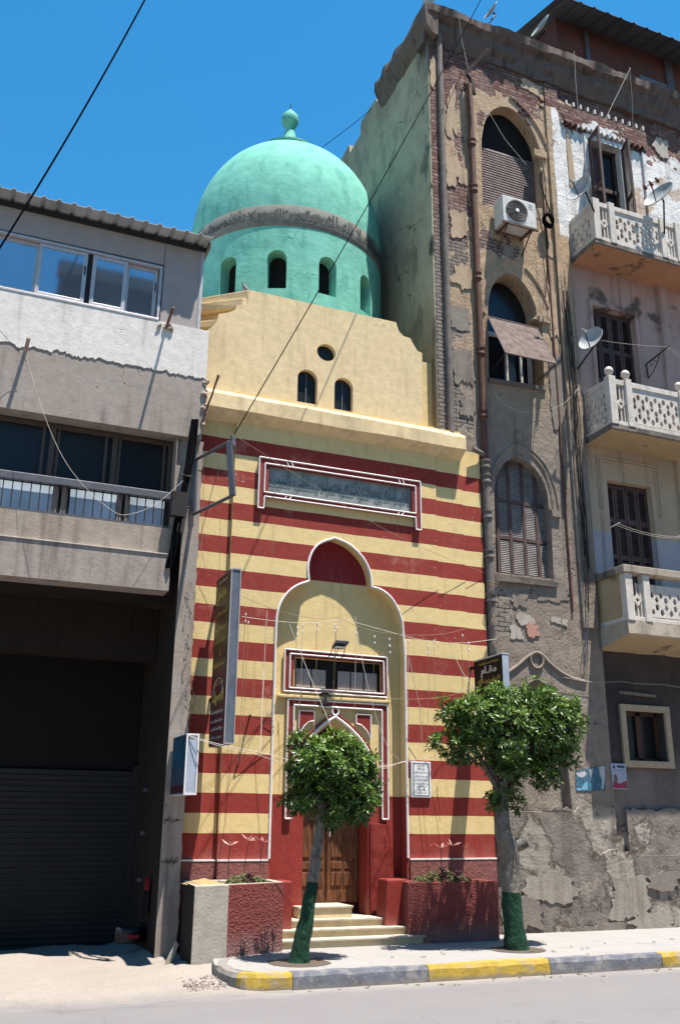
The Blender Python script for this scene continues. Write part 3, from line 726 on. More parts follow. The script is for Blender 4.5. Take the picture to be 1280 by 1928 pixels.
for x in (4.97, 5.45):
    MB().box(x-.22, x+.22, DY+.0, DY+.02, 2.15, 2.75).build('fanlight', M['wood'], sh)
MB.fit = None
# red piers standing at both sides of the niche foot
pr = MB().prism([(5.62, .25), (5.99, .25), (5.96, .91), (5.66, .91)], 11.96, 12.25).build('niche_pier', M['red'], sh, .02)
pr = MB().prism([(4.05, .25), (4.36, .25), (4.34, .91), (4.05, .91)], 11.96, 12.25).build('niche_pier', M['red'], sh, .02)
MB().box(5.60, 5.90, NB-.035, NB-.0, .46, 1.60).build('niche_panel', M['red'], sh, .006)
# cornice
cp = [(FY+.04, 7.10), (FY-.17, 7.23), (FY-.17, 7.44), (FY-.15, 7.475), (FY+.05, 7.60), (FY+.3, 7.62), (FY+.3, 7.10)]
def xprism(prof, x0, x1, n, mat, name, parent, amp=.012):
    mb = MB(); k = len(prof); vs = []
    for i in range(n+1):
        x = x0+(x1-x0)*i/n
        for (y, z) in prof: vs.append((x, y+mnoise.noise(Vector((x*1.5, y*4, z*4)))*amp, z+mnoise.noise(Vector((x*1.3, y*3, z*3+9)))*amp))
    fs = [(i*k+j, (i+1)*k+j, (i+1)*k+(j+1) % k, i*k+(j+1) % k) for i in range(n) for j in range(k)]+[tuple(range(k)), tuple(n*k+j for j in range(k))]
    return mb.add(vs, fs).build(name, mat, parent)
xprism(cp, 2.86, 6.72, 60, M['yellow_light'], 'cornice', sh)
cp2 = [(FY+.04, 7.095), (FY-.165, 7.225), (FY-.165, 7.43), (FY-.15, 7.465), (FY+.05, 7.59), (FY+.3, 7.61), (FY+.3, 7.095)]
xprism(cp2, 6.722, 7.13, 8, M['yellow_light'], 'cornice', sh)
# gable wall with stepped scroll sides
gp_ = path([(383, 770), (382, 626), (395, 618), (404, 611), (410, 600), (413, 590), (430, 588), (444, 582), (447, 574), (466, 572), (470, 545), (746, 606), (751, 622), (760, 632), (773, 636), (779, 648), (786, 660), (795, 664), (796, 810)], FY)
gp_[0] = (gp_[0][0], 7.5); gp_[-1] = (gp_[-1][0], 7.5)
c1 = at(615, 663, FY)
circ = [(c1.x+.155*math.cos(a), c1.z+.145*math.sin(a)) for a in [2*PI*i/24 for i in range(24)]]
def archwin(px0, px1, ytop, ybot):
    a = at(px0, (ytop+ybot)/2+10, FY).x; b = at(px1, (ytop+ybot)/2+10, FY).x; zt = at((px0+px1)/2, ytop, FY).z; zb = at(px0, ybot, FY).z; r_ = (b-a)/2
    return [(a, zb), (b, zb)]+[((a+b)/2+r_*math.cos(t), zt-r_+r_*math.sin(t)) for t in [PI*i/12 for i in range(13)]]
w1 = archwin(560.5, 598, 695, 755); w2 = archwin(630, 665, 711, 769)
GW = MB().prism(gp_, FY+.012, FY+.36, [circ, w1, w2]).build('gable_wall', M['yellow_light'], sh)
for hol, nm in ((circ, 'round_window'), (w1, 'arched_window'), (w2, 'arched_window')):
    cx_ = sum(p[0] for p in hol)/len(hol); cz_ = sum(p[1] for p in hol)/len(hol)
    MB().prism([(cx_+(x-cx_)*.995, cz_+(z-cz_)*.995) for x, z in hol], FY+.10, FY+.11).build(nm, M['glass_dark'], sh)
    if nm == 'arched_window':
        MB().box(cx_-.008, cx_+.008, FY+.08, FY+.098, min(p[1] for p in hol)+.01, max(p[1] for p in hol)-.02).build('window_bar', M['iron_gray'], sh)
MB().box(6.47, 6.84, FY+.25, FY+.6, 7.5, 8.86).build('side_pier', M['yellow'], sh)
# chamfered, moulded corner of the drum base showing left of the gable
def chamf(o_, z0, z1):
    nx_, ny_ = -.66*o_, -.75*o_
    return MB().prism([(3.50+nx_, 12.225+max(ny_, 0)), (2.89+nx_, 12.75+ny_), (2.80, 13.6), (3.7, 13.6), (3.7, 12.38), (3.55, 12.225)], z0, z1, axis='Z').jitter(.01, 4).build('corner_moulding', M['yellow_light'], sh, .012)
chamf(0, 9.19, 9.34); chamf(.10, 9.03, 9.188); chamf(-.02, 8.84, 9.028); chamf(.16, 8.72, 8.838); chamf(.02, 8.0, 8.718)
# roof slab behind the gable + drum
MB().box(2.8, 6.77, FY+.37, 17, 7.7, 8.6).build('roof', M['yellow_light'], sh)
DX, DYc, DR = 4.95, 14.75, 1.80
def ringpt(r, th, z): return Vector((DX+r*math.sin(th), DYc-r*math.cos(th), z))
ph0, dth = R(-51.5), R(28.2)
nwin = 12; ww = .165
zb0, zs0, zt0, ztop = 8.4, 10.04, 10.78, 11.72
def drum():
    mb = MB(); wins = [ph0+dth*k for k in range(5)]+[ph0-dth]
    # columns of theta samples; openings cut as arch strips
    thw = ww/DR
    cols = set()
    ths = [-PI+2*PI*i/96 for i in range(96)]
    for c in wins:
        ths = [t for t in ths if abs(t-c) > thw*1.12]
        ths += [c+thw*s for s in (-1, -.92, -.75, -.5, -.25, 0, .25, .5, .75, .92, 1)]
    ths = sorted(ths); n = len(ths)
    def arch_z(t):
        for c in wins:
            if abs(t-c) <= thw+1e-6: return zt0-ww+ww*math.sqrt(max(0, 1-((t-c)/thw)**2))
        return None
    for i in range(n):
        a = ths[i]; b = ths[(i+1) % n]; b_ = b if b > a else b+2*PI
        mid = (a+b_)/2; inside = any(abs(mid-c) < thw for c in wins)
        P = lambda t, z, r=DR: ringpt(r, t, z)
        if not inside: mb.add([P(a, zb0), P(b, zb0), P(b, ztop), P(a, ztop)], [(0, 1, 2, 3)])
        else:
            za, zb_ = arch_z(a), arch_z(b)
            mb.add([P(a, zb0), P(b, zb0), P(b, zs0), P(a, zs0)], [(0, 1, 2, 3)])
            mb.add([P(a, za), P(b, zb_), P(b, ztop), P(a, ztop)], [(0, 1, 2, 3)])
            mb.add([P(a, za), P(b, zb_), P(b, zb_, DR-.24), P(a, za, DR-.24)], [(0, 1, 2, 3)])
            mb.add([P(a, zs0), P(b, zs0), P(b, zs0, DR-.24), P(a, zs0, DR-.24)], [(0, 1, 2, 3)])
    for c in wins:
        for s in (-1, 1):
            t = c+s*thw; mb.add([ringpt(DR, t, zs0), ringpt(DR, t, zt0-ww), ringpt(DR-.24, t, zt0-ww), ringpt(DR-.24, t, zs0)], [(0, 1, 2, 3)])
    o = mb.build('drum', M['teal'], sh, smooth=True, fixn=False)
    for c in wins:
        q = MB(); q.add([ringpt(DR-.23, c-thw*1.3, zs0-.05), ringpt(DR-.23, c+thw*1.3, zs0-.05), ringpt(DR-.23, c+thw*1.3, zt0+.05), ringpt(DR-.23, c-thw*1.3, zt0+.05)], [(0, 1, 2, 3)])
        w_ = q.build('drum_window', M['void'], sh)
drum()
prof = []
H_ = 2.30; z0_ = 11.72
for i in range(0, 41):
    t = math.sin(PI/2*i/40); prof.append((DR*(1-t**2.4)**.5 if t < 1 else 0.0, z0_+H_*t))
MB().lathe(prof, (DX, DYc, 0), 96).build('dome', M['teal'], sh, smooth=True)
MB().lathe([(.0, 14.03), (.50, 14.03), (.62, 14.05), (.62, 14.09), (.35, 14.14), (.2, 14.16), (0, 14.17)], (DX, DYc, 0), 40).build('dome_cap', M['teal_dark'], sh, smooth=True)
fz = 14.10
MB().lathe([(.26, fz), (.22, fz+.14), (.17, fz+.32), (.125, fz+.48), (.09, fz+.64), (.085, fz+.70), (.10, fz+.74), (.135, fz+.77), (.163, fz+.83), (.172, fz+.91), (.155, fz+.99), (.105, fz+1.055), (.05, fz+1.10), (.035, fz+1.15), (0, fz+1.17)], (DX, DYc, 0), 28).build('finial', M['teal'], sh, smooth=True)
MB().tube([(DX, DYc, fz+1.15), (DX, DYc, fz+1.30)], .008).build('finial_spike', M['iron'], sh)
# inscription band
BZ0, BZ1 = 11.26, 11.68
bd = MB().lathe([(DR+.004, BZ0), (DR+.012, BZ0+.01), (DR+.012, BZ1-.01), (DR+.004, BZ1)], (DX, DYc, 0), 96)
bd.f = [f for f in bd.f if len(f) == 4]; bd.mi = bd.mi[:len(bd.f)]
band = bd.build('inscription_band', M['band'], sh, smooth=True)
lt = MB()
for txt, thc, wdt in (('الحي القيوم لا تأخذه سنة ولا', -.72, 2.2), ('الله لا إله إلا هو', .30, 1.5), ('بسم الله الرحمن الرحيم', 1.12, 1.45)):
    letters(lt, txt, wdt, .33, lambda u, v, thc=thc: tuple(ringpt(DR+.018, thc+u/DR, (BZ0+BZ1)/2+v)), .018)
for txt, thc, wdt, dz in (('وسع كرسيه السموات والأرض ولا', -.55, 2.3, .05), ('من ذا الذي يشفع عنده إلا بإذنه', .25, 2.0, -.05), ('يعلم ما بين أيديهم', 1.05, 1.6, .04)):
    letters(lt, txt.replace('ئ', 'ي'), wdt, .22, lambda u, v, thc=thc, dz=dz: tuple(ringpt(DR+.016, thc+u/DR, (BZ0+BZ1)/2+v+dz)), .006)
lt.build('band_lettering', M['band_ink'], band)

# ================================================================== LEFT BUILDING
LY = 12.0
lb = thing('concrete_building', (1.3, LY, 0), 'grey concrete building with sliding windows above a dark garage opening', 'building')
LX = -5.5
# grey band + white band (white coat proud with ragged lower edge)
MB().box(LX, 2.87, LY, LY+.3, 6.68, 8.36).build('upper_wall', M['concrete'], lb)
rag = []
x = 2.885; random.seed(11)
while x > LX: rag.append((x, 7.60+random.gauss(0, .012)+.03*mnoise.noise(Vector((x*4, 0, 0)))+.02*mnoise.noise(Vector((x*14, 0, 0))))); x -= random.uniform(.012, .06)
MB().prism([(LX, 8.37), (LX, 7.6)]+rag[::-1]+[(2.885, 8.37)], LY-.012, LY-.001).build('white_coat', M['band_white'], lb)
# broken right edge lumps
mb = MB(); random.seed(5)
for k in range(26):
    z = random.uniform(6.9, 7.6); s_ = random.uniform(.02, .05)
    mb.lathe([(0, -s_), (s_, -s_*.3), (s_*.8, s_*.5), (0, s_)], (2.88+random.uniform(-.02, .03), LY+random.uniform(0, .06), z), 6)
mb.jitter(.02, 15).build('broken_edge', M['concrete_brown'], lb)
# piers, spandrel, slab
rg_ = []; z = .02; random.seed(12)
while z < 6.66: rg_.append((2.95-.004*z+random.gauss(0, .006)+.015*mnoise.noise(Vector((0, 0, z*5))), z)); z += random.uniform(.02, .09)
MB().prism([(2.69, 0)]+rg_+[(2.93, 6.68), (2.70, 6.68)], LY+.10, LY+.12).build('pier', M['concrete'], lb)
MB().box(2.70, 2.92, LY+.121, LY+.5, 0, 6.68).build('pier_core', M['soot_shade'], lb)
MB().box(2.546, 2.699, LY+.10, LY+.4, 5.33, 6.679).build('window_jamb', M['concrete'], lb)
MB().box(LX, 2.545, LY+.02, LY+.3, 4.97, 5.33).build('spandrel', M['concrete_brown'], lb)
MB().prism([(LX, 4.45), (2.545, 4.47), (2.545, 4.955), (LX, 4.955)], LY-.02, LY+.3).build('balcony_edge', M['concrete'], lb)
MB().box(LX, 2.545, LY-.035, LY+.28, 4.957, 4.968).build('crack_ledge', M['band_white'], lb)
MB().box(LX, 2.699, LY+.301, 17.5, 4.50, 4.8).build('ceiling', M['soot_shade'], lb)
MB().box(LX, 2.69, 13.2, 13.5, 3.75, 4.495).build('ceiling_beam', M['soot_shade'], lb)
MB().box(2.70, 2.92, LY+.501, 17.5, 0, 4.495).build('side_wall', M['soot_shade'], lb)
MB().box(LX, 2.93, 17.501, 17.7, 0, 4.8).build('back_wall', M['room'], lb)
MB().box(LX-.2, LX, LY, 17.7, 0, 9.6).build('side_wall', M['soot_shade'], lb)
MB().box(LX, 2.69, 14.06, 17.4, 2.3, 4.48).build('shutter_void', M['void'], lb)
MB().box(2.35, 2.698, LY+.405, LY+.6, 4.35, 5.325).build('ceiling_end', M['soot_shade'], lb)
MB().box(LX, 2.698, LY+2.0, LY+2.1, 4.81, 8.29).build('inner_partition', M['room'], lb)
# roller shutter
n = 34; mb = MB(); vs = []
z = -.1
prof = []
while z < 2.28:
    for dz, dy in ((0, 0), (.02, -.016), (.045, -.016), (.06, 0)): prof.append((dy, z+dz))
    z += .075
for (dy, zz) in prof: vs += [(LX, 14.0+dy, zz), (2.64, 14.0+dy, zz)]
mb.add(vs, [(2*i, 2*i+1, 2*i+3, 2*i+2) for i in range(len(prof)-1)])
mb.build('roller_shutter', M['roller'], lb)
MB().box(2.64, 2.699, 13.92, 14.04, 0, 2.35).build('shutter_rail', M['iron'], lb)
for z in (1.98, 1.43, .85):
    MB().box(2.65, 2.699, 13.2, 13.24, z, z+.05).build('wall_hook', M['iron_gray'], lb)
# recessed first-floor windows
WY = LY+.26
MB().box(.02, 2.54, WY+.03, WY+.04, 5.34, 6.68).build('window_pane', M['glass_dark'], lb)
MB().box(LX, .02, WY, WY+.2, 5.34, 6.68).build('inner_wall', M['concrete_brown'], lb)
MB().box(LX, 2.545, LY+.3, WY+1.6, 6.66, 6.679).build('window_soffit', M['concrete_brown'], lb)
MB().box(2.535, 2.544, LY+.02, WY+.1, 5.33, 6.67).build('window_reveal', M['concrete'], lb)
fr = MB()
for x in (.05, .88, 1.70, 2.47): fr.box(x, x+.07, WY-.02, WY+.028, 5.34, 6.67)
for x in (.16, .80, .99, 1.62, 1.80, 2.42): fr.box(x-.02, x+.02, WY-.005, WY+.028, 5.36, 6.62)
fr.box(.02, 2.54, WY-.018, WY+.027, 6.60, 6.665)
fr.build('window_frame', M['brown_frame'], lb, .004)
ra = thing  # railing is a part with its own pieces
RY = LY+.04
rail = MB().box(LX, 2.50, RY-.02, RY+.04, 5.74, 5.84).build('railing', M['iron_gray'], lb, .006)
MB().box(LX, 2.52, RY-.015, RY+.03, 5.335, 5.36).build('bottom_rail', M['iron_gray'], rail)
x = .25
while x < 2.5:
    MB().box(x-.007, x+.007, RY, RY+.014, 5.361, 5.739).build('baluster', M['iron'], rail); x += .113
for x0, x1 in ((-.6, .10), (.29, .98), (1.20, 1.80), (1.98, 2.44)):
    MB().box(x0, x1, RY+.09, RY+.10, 5.36, 5.74).build('frosted_sheet', M['frosted'], rail)
for x in (.12, .22, 1.02, 1.12, 1.84, 1.94):
    MB().box(x-.03, x+.03, RY+.06, RY+.11, 5.345, 5.745).build('sheet_post', simple('tan_post_paint', (.24, .19, .16), .6), rail, .004)
# aluminium top floor
EY = LY
tf = MB().prism([(LX, 9.26), (2.17, 9.30), (2.17, 8.37), (2.72, 8.37), (2.72, 9.70), (LX, 9.70)], EY, EY+.06).build('top_floor_panel', simple('beige_cladding', (.30, .262, .245), .7, vs=4, lo=.88), lb)
MB().box(2.705, 2.75, EY-.01, EY+.03, 8.36, 9.66).build('corner_post', M['alu'], lb)
MB().box(2.165, 2.172, EY-.004, EY-.001, 8.40, 9.68).build('panel_joint', M['iron_gray'], lb)
MB().box(2.72, 2.74, EY+.03, EY+4, 8.37, 9.68).build('top_floor_side', simple('beige_side', (.27, .24, .23), .7), lb)
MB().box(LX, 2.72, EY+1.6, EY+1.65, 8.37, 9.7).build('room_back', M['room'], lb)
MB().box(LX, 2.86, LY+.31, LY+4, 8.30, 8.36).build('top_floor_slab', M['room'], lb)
def sash(x0, x1, y, z0=8.41, z1=9.22, f=.055, handle=0):
    fr = MB().prism([(x0, z0), (x1, z0), (x1, z1), (x0, z1)], y, y+.035, [[(x0+f, z0+f), (x1-f, z0+f), (x1-f, z1-f), (x0+f, z1-f)]]).build('sliding_window', M['alu'], lb, .004)
    MB().box(x0+f, x1-f, y+.014, y+.02, z0+f, z1-f).build('pane', M['glass_blue'], fr)
    if handle: MB().box(x1-.036, x1-.018, y-.014, y-.001, 8.86, 9.0).build('handle', M['iron'], fr, .004)
sash(-1.7, -.62, EY+.005); sash(-.60, .46, EY+.045); sash(.44, 1.10, EY+.005, handle=1)
sash(1.17, 1.66, EY+.005); sash(1.64, 2.10, EY+.045, handle=1)
fr = MB(); fr.box(LX, 2.15, EY-.015, EY+.08, 9.225, 9.262); fr.box(LX, 2.15, EY-.02, EY+.085, 8.372, 8.408)
fr.box(2.115, 2.15, EY-.015, EY+.08, 8.408, 9.225)
fr.build('window_track', M['alu'], lb, .003)
MB().box(1.105, 1.165, EY+.03, EY+.06, 8.41, 9.22).build('window_gap', M['iron'], lb)
# corrugated roof
mb = MB(); xs = []; x = LX; nx = int((2.80-LX)/.022)
def prf(x):
    u = (x/.20) % 1.0
    return .035*(1 if u < .16 else (1-(u-.16)/.08 if u < .24 else (0 if u < .9 else (u-.9)/.1)))
vs = []
for i in range(nx+1):
    x = LX+(2.80-LX)*i/nx; e = .008*math.sin(x*4)
    vs += [(x, LY-.30+e, 9.74+prf(x)), (x, LY+4.0, 10.15+prf(x)), (x, LY-.30+e, 9.732+prf(x)), (x, LY+4.0, 10.142+prf(x))]
fs = []
for i in range(nx):
    a = 4*i; b = 4*(i+1); fs += [(a, b, b+1, a+1), (a+2, a+3, b+3, b+2), (a, a+2, b+2, b)]
mb.add(vs, fs).build('corrugated_roof', M['sheet'], lb, fixn=False)
MB().box(LX, 2.76, LY-.045, LY-.004, 9.66, 9.715).build('eave_beam', M['iron'], lb)
MB().box(2.76, 2.80, LY-.2, LY+4, 9.64, 9.72).build('eave_beam', M['iron_gray'], lb)

# rods sticking out of the white band
def rod(a, b, r, label, mat='rust', extra=None):
    o = MB().tube([a, b], r, 7).build('rod', M[mat]); tag(o, label, 'rod'); return o
p0 = Vector((2.26, LY-.03, 8.26)); rod(p0+Vector((0, .1, 0)), p0+Vector((.0, -.40, .13)), .020, 'rusty rod sticking out of the white band below the right-hand window')
p0 = Vector((.42, LY-.03, 7.50)); rod(p0+Vector((0, .1, 0)), p0+Vector((.02, -.20, .12)), .026, 'short pale rod stub at the left edge of the white band', 'concrete_brown')
p0 = Vector((2.85, LY+.05, 6.9)); o = MB().tube([at(378, 800, LY-.05), at(388, 772, LY-.1), at(400, 742, LY-.15), at(411, 706, LY-.2)], .014, 6).tube([at(386, 776, LY-.1), at(400, 740, LY-.17), at(414, 707, LY-.22)], .007, 5).build('rod', M['rust'])
tag(o, 'bent rusty rods rising from the broken corner next to the cornice', 'rod')
# small rubble lump by rod
mb = MB(); random.seed(9)
for k in range(18):
    s_ = random.uniform(.01, .03); mb.lathe([(0, -s_), (s_, -.3*s_), (.8*s_, .5*s_), (0, s_)], (2.26+random.gauss(0, .07), LY-.03, 8.27+random.gauss(0, .035)), 6)
mb.build('broken_patch', M['concrete_brown'], lb)

# cable bundle on the pier
mb = MB(); random.seed(21)
for k in range(7):
    ox = random.uniform(-.04, .05); pts = []
    for (px_, py_, yy) in ((368, 790, LY-.02), (360, 850, LY-.06), (350, 900, LY-.1), (342, 950, LY-.1), (332, 1000, LY-.08), (326, 1040, LY-.06), (320, 1070, LY-.04)):
        p = at(px_, py_, yy); pts.append((p.x+ox+random.uniform(-.02, .02), p.y+random.uniform(-.02, .02), p.z))
    mb.tube(smooth_path(pts, 1), random.uniform(.010, .02), 5)
tag(mb.build('cable_bundle', M['black']), 'thick bundle of black cables hanging down the concrete pier', 'cables')
mb = MB(); a = at(340, 900, LY-.12); b = at(352, 985, LY-.12)
mb.box(a.x-.10, b.x-.03, LY-.15, LY-.05, b.z+.08, b.z+.42)
for q0, q1 in (((338, 893), (362, 898)), ((322, 953), (358, 955))): tag(MB().tube([at(*q0, LY-.1), at(*q1, LY-.12)], .012).build('cable_bracket', M['iron']), 'short iron cable bracket on the pier, %s the junction box' % ('above' if q0[1] < 900 else 'below'), 'bracket')
tag(mb.build('junction_box', M['iron']), 'dark junction box among the cables at the railing end', 'junction box')
# empty square sign frame
mb = MB(); A, B, C_, D_ = at(368, 866, 12.06), at(432, 832, 11.0), at(438, 933, 11.0), at(365, 968, 12.06)
def bar(mb, a, b, w=.026): mb.tube([a, b], w, 4)
for a, b, w_ in ((A, B, .028), (B, C_, .05), (C_, D_, .028), (D_, A, .04)): bar(mb, a, b, w_)
bar(mb, B+Vector((.05, .02, .1)), B+Vector((.06, .01, -.05)), .03)
tag(mb.build('sign_frame', M['iron_gray'], bevel=.003), 'empty square iron sign frame jutting out over the striped wall', 'sign frame')

# light box sign on the pier
X0 = 2.75; yn = 11.38
ls = thing('light_box', (X0+.07, 11.7, 2.2), 'light box with blue printed face bracketed to the concrete pier', 'sign')
MB().box(X0, X0+.155, yn, 12.06, 1.905, 2.61).build('casing', M['alu_light'], ls, .004)
MB().box(X0-.004, X0-.001, yn+.02, 12.05, 1.92, 2.60).build('printed_face', M['sign_blue'], ls)
fr = MB(); zz0, zz1 = 1.905, 2.61
fr.box(X0, X0+.018, yn-.012, yn-.002, zz0, zz1); fr.box(X0+.137, X0+.155, yn-.012, yn-.002, zz0, zz1)
fr.box(X0+.018, X0+.137, yn-.012, yn-.002, zz0, zz0+.02); fr.box(X0+.018, X0+.137, yn-.012, yn-.002, zz1-.02, zz1)
fr.build('edge_frame', M['white'], ls)
# graffiti on the pier
gp_mat = simple('grey_spray_paint', (.05, .045, .045), .8)
for t_, z_ in (('حرام', 1.62), ('الوقوف', 1.15)): gf = MB(); letters(gf, t_, .20, .09, lambda u, v: (2.80+u, LY+.094, z_+v), .02); gf.build('graffiti', gp_mat, lb)

# tall shrine sign
tx, ty, tz0, tz1 = 3.205, 11.36, 2.505, 4.70
tsn = thing('vertical_sign', (tx+.065, 11.7, tz0), 'tall narrow dark sign with gold lettering projecting from the striped wall', 'sign')
MB().box(tx, tx+.128, ty, 12.05, tz0, tz1).build('casing', M['alu_blue'], tsn, .004)
face = MB().box(tx-.005, tx-.001, ty+.015, 12.04, tz0+.02, tz1-.02).build('sign_face', M['sign_tall'], tsn)
fr = MB()
fr.box(tx-.003, tx+.010, ty-.010, ty-.001, tz0, tz1); fr.box(tx+.118, tx+.13, ty-.010, ty-.001, tz0, tz1); fr.box(tx+.010, tx+.118, ty-.010, ty-.001, tz1-.014, tz1+.006); fr.box(tx+.010, tx+.118, ty-.010, ty-.001, tz0-.004, tz0+.012)
fr.build('edge_frame', M['alu'], tsn)
yc = (ty+12.05)/2
def sidetext(mb, txt, w, h, z, x=tx-.0075, y=yc, bold=.02): letters(mb, txt, w, h, lambda u, v: (x, y-u, z+v), bold)
mb = MB(); sidetext(mb, 'مقـام', .36, .21, 4.43)
for t_, z_ in (('السيدة نفيسة العلم', 4.18), ('السيدة زينب', 3.99), ('سيدي أحمد البدوي', 3.83), ('بن', 3.67), ('السيدة سكينة', 3.52), ('سيدي علي زين', 3.28)):
    sidetext(mb, t_, .50 if len(t_) > 3 else .08, .085, z_)
sidetext(mb, 'التصوف', .50, .20, 2.98+.12, bold=.05)
mb.build('gold_lettering', M['gold'], face)
mb = MB(); sidetext(mb, 'الطريقة الشاذلية', .42, .045, 4.61)
for t_, z_ in (('شريعة فطريقة فحقيقة', 2.92), ('طريقة السادة الأحمدية', 2.81), ('طريقة السادة الرفاعية', 2.71), ('سيدي عبد الله', 2.60)):
    sidetext(mb, t_, .52, .06, z_)
mb.build('pale_lettering', M['gray_text'], face)
mb = MB().tube([Vector((tx-.008, yc+.22*math.cos(a), 3.14+.20*math.sin(a))) for a in [PI*i/16 for i in range(17)]], .004, 4).build('arc_line', M['gray_text'], face)
br = MB()
for z in (4.35, 3.1): br.box(tx+.03, tx+.07, 12.05, 12.28, z, z+.05)
br.build('bracket', M['iron'], tsn)

# small right sign
rx, ry0, ry1, rz0, rz1 = 7.135, 11.28, 12.04, 3.02, 3.875
rs = thing('projecting_sign', (rx+.05, 11.6, rz0), 'square black sign with white and gold lettering above the right tree', 'sign')
MB().box(rx, rx+.105, ry0, ry1, rz0, rz1).build('casing', M['alu_light'], rs, .004)
face = MB().box(rx-.005, rx-.001, ry0-.002, ry1, rz0+.01, rz1-.01).build('sign_face', M['sign_black'], rs)
MB().box(rx-.006, rx+.11, ry0-.006, ry1+.002, rz1+.001, rz1+.012).build('top_cap', M['white'], rs)
yc2 = (ry0+ry1)/2
zw = atX(917, 1264, rx).z; zg = atX(917, 1283, rx).z; zs_ = atX(917, 1248, rx).z; yc2 = atX(920, 1264, rx).y
mb = MB(); sidetext(mb, 'مقـام', .42, .17, zw, rx-.0075, yc2, .03); mb.build('white_lettering', M['gray_text'], face)
mb = MB(); sidetext(mb, 'الإمام عبد الله', .60, .11, zg, rx-.0075, yc2, .03); sidetext(mb, 'بن علي', .16, .07, zg-.13, rx-.0075, yc2); sidetext(mb, 'الحقيقة المحمدية والطريقة', .55, .04, zs_, rx-.0075, yc2); mb.build('gold_lettering', M['gold'], face)
MB().box(rx+.03, rx+.07, ry1, 12.26, 3.78, 3.82).build('bracket', M['iron'], rs)

# plaque
pq = thing('plaque', (6.29, FY, 2.2), 'white stone plaque with black lettering on the stripes right of the niche', 'plaque')
pb = MB().box(6.14, 6.445, FY-.035, FY-.002, 1.95, 2.43).build('slab', M['paper'], pq, .004)
mb = MB()
for t_, z_, w_ in (('مقام الإمام', 2.375, .12), ('عبد الله', 2.335, .12), ('بن سيدنا علي زين العابدين', 2.285, .22), ('أخو سيدنا محمد الباقر', 2.235, .20), ('بن سيدنا الإمام الحسين', 2.185, .22), ('بن علي بن أبي طالب', 2.135, .22), ('كرم الله وجهه', 2.095, .15), ('والله وراءه', 2.055, .13), ('أحمد الشافعي', 2.015, .16)):
    letters(mb, t_, w_, .032, lambda u, v, z_=z_: (6.293+u, FY-.0385, z_+v), .03)
mb.build('lettering', M['ink'], pb)
mb = MB()
for x0, x1, z0, z1 in ((6.17, 6.415, 2.408, 2.412), (6.17, 6.415, 1.975, 1.979), (6.165, 6.169, 1.975, 2.412), (6.416, 6.42, 1.975, 2.412), (6.18, 6.183, 1.99, 2.40), (6.405, 6.408, 1.99, 2.40)): mb.box(x0, x1, FY-.039, FY-.0355, z0, z1)
mb.build('border', M['ink'], pb)

# ================================================================== APARTMENT BUILDING
BY = 12.3
ab = thing('apartment_building', (10, BY, .15), 'crumbling old apartment building with brick showing through, arched windows and balconies', 'building')
BX0, BX1, BZ = 6.80, 17.0, 16.05
def bp(*px): return path(px, BY)
h1 = bp((907, 385), (906, 262)) ; 
def holepoly(px, it=2, sharp=()):
    return path(px, BY)
H1 = path([(908, 385), (906, 262)], BY)+smooth_path(path([(906, 262), (912, 226), (926, 206), (946, 199), (968, 206), (990, 230), (1008, 258), (1015, 285)], BY), 2)[1:]+path([(1016, 300), (1021, 392)], BY)
H2 = path([(920, 711), (918, 585)], BY)+smooth_path(path([(918, 585), (920, 555), (930, 530), (944, 518), (957, 514)], BY), 2)[1:]+smooth_path(path([(957, 514), (975, 521), (995, 545), (1008, 575), (1010, 592)], BY), 2)[1:]+path([(1004, 600), (1020, 603), (1024, 727)], BY)
H3 = path([(934, 1078), (930, 925)], BY)+smooth_path(path([(930, 925), (934, 895), (948, 872), (962, 863), (970, 860)], BY), 2)[1:]+smooth_path(path([(970, 860), (992, 868), (1015, 890), (1030, 925), (1032, 955)], BY), 2)[1:]+path([(1036, 962), (1042, 1090)], BY)
H4 = path([(985, 1520), (972, 1400), (968, 1340)], BY)+smooth_path(path([(968, 1340), (975, 1305), (1000, 1283), (1012, 1279)], BY), 2)[1:]+smooth_path(path([(1012, 1279), (1030, 1290), (1050, 1320), (1060, 1360)], BY), 2)[1:]+path([(1064, 1400), (1077, 1523)], BY)
def doorhole(x0, x1, z0, z1): return [(x0, z0), (x1, z0), (x1, z1), (x0, z1)]
doors = [(10.08, 11.03, 5.0, 7.27), (10.05, 11.04, 8.3, 10.68), (10.30, 11.10, 11.9, 14.46),
         (13.1, 14.0, 5.0, 7.27), (13.1, 14.0, 8.3, 10.68), (13.1, 14.0, 11.9, 14.46)]
gwin = (10.02, 10.80, 2.57, 3.34)
holes = [H1, H2, H3]+[doorhole(*d) for d in doors]+[doorhole(*gwin)]
bayp = [(BX0, .15), (9.66, .15), (9.66, BZ-.4), (BX0, BZ-.4)]
MB().prism(bayp, BY, BY+.35, [H1, H2, H3, H4]).build('front_wall', M['rb_front'], ab)
MB().prism([(9.661, .15), (BX1, .15), (BX1, BZ-.4), (9.661, BZ-.4)], BY+.05, BY+.35, [doorhole(*d) for d in doors]+[doorhole(*gwin)]).build('front_wall', M['rb_front'], ab)
MB().box(7.7, 9.0, BY+.12, BY+.3, 1.5, 3.95).build('blind_arch', M['rb_front'], ab)
# pilaster between bay and balcony wall, second pilaster
MB().box(9.30, 9.60, BY-.05, BY+.1, 4.6, 15.3).build('pilaster', M['rb_front'], ab, .01)
MB().box(11.62, 11.86, BY-.0, BY+.1, 4.6, 14.6).build('pilaster', M['rb_front'], ab, .01)
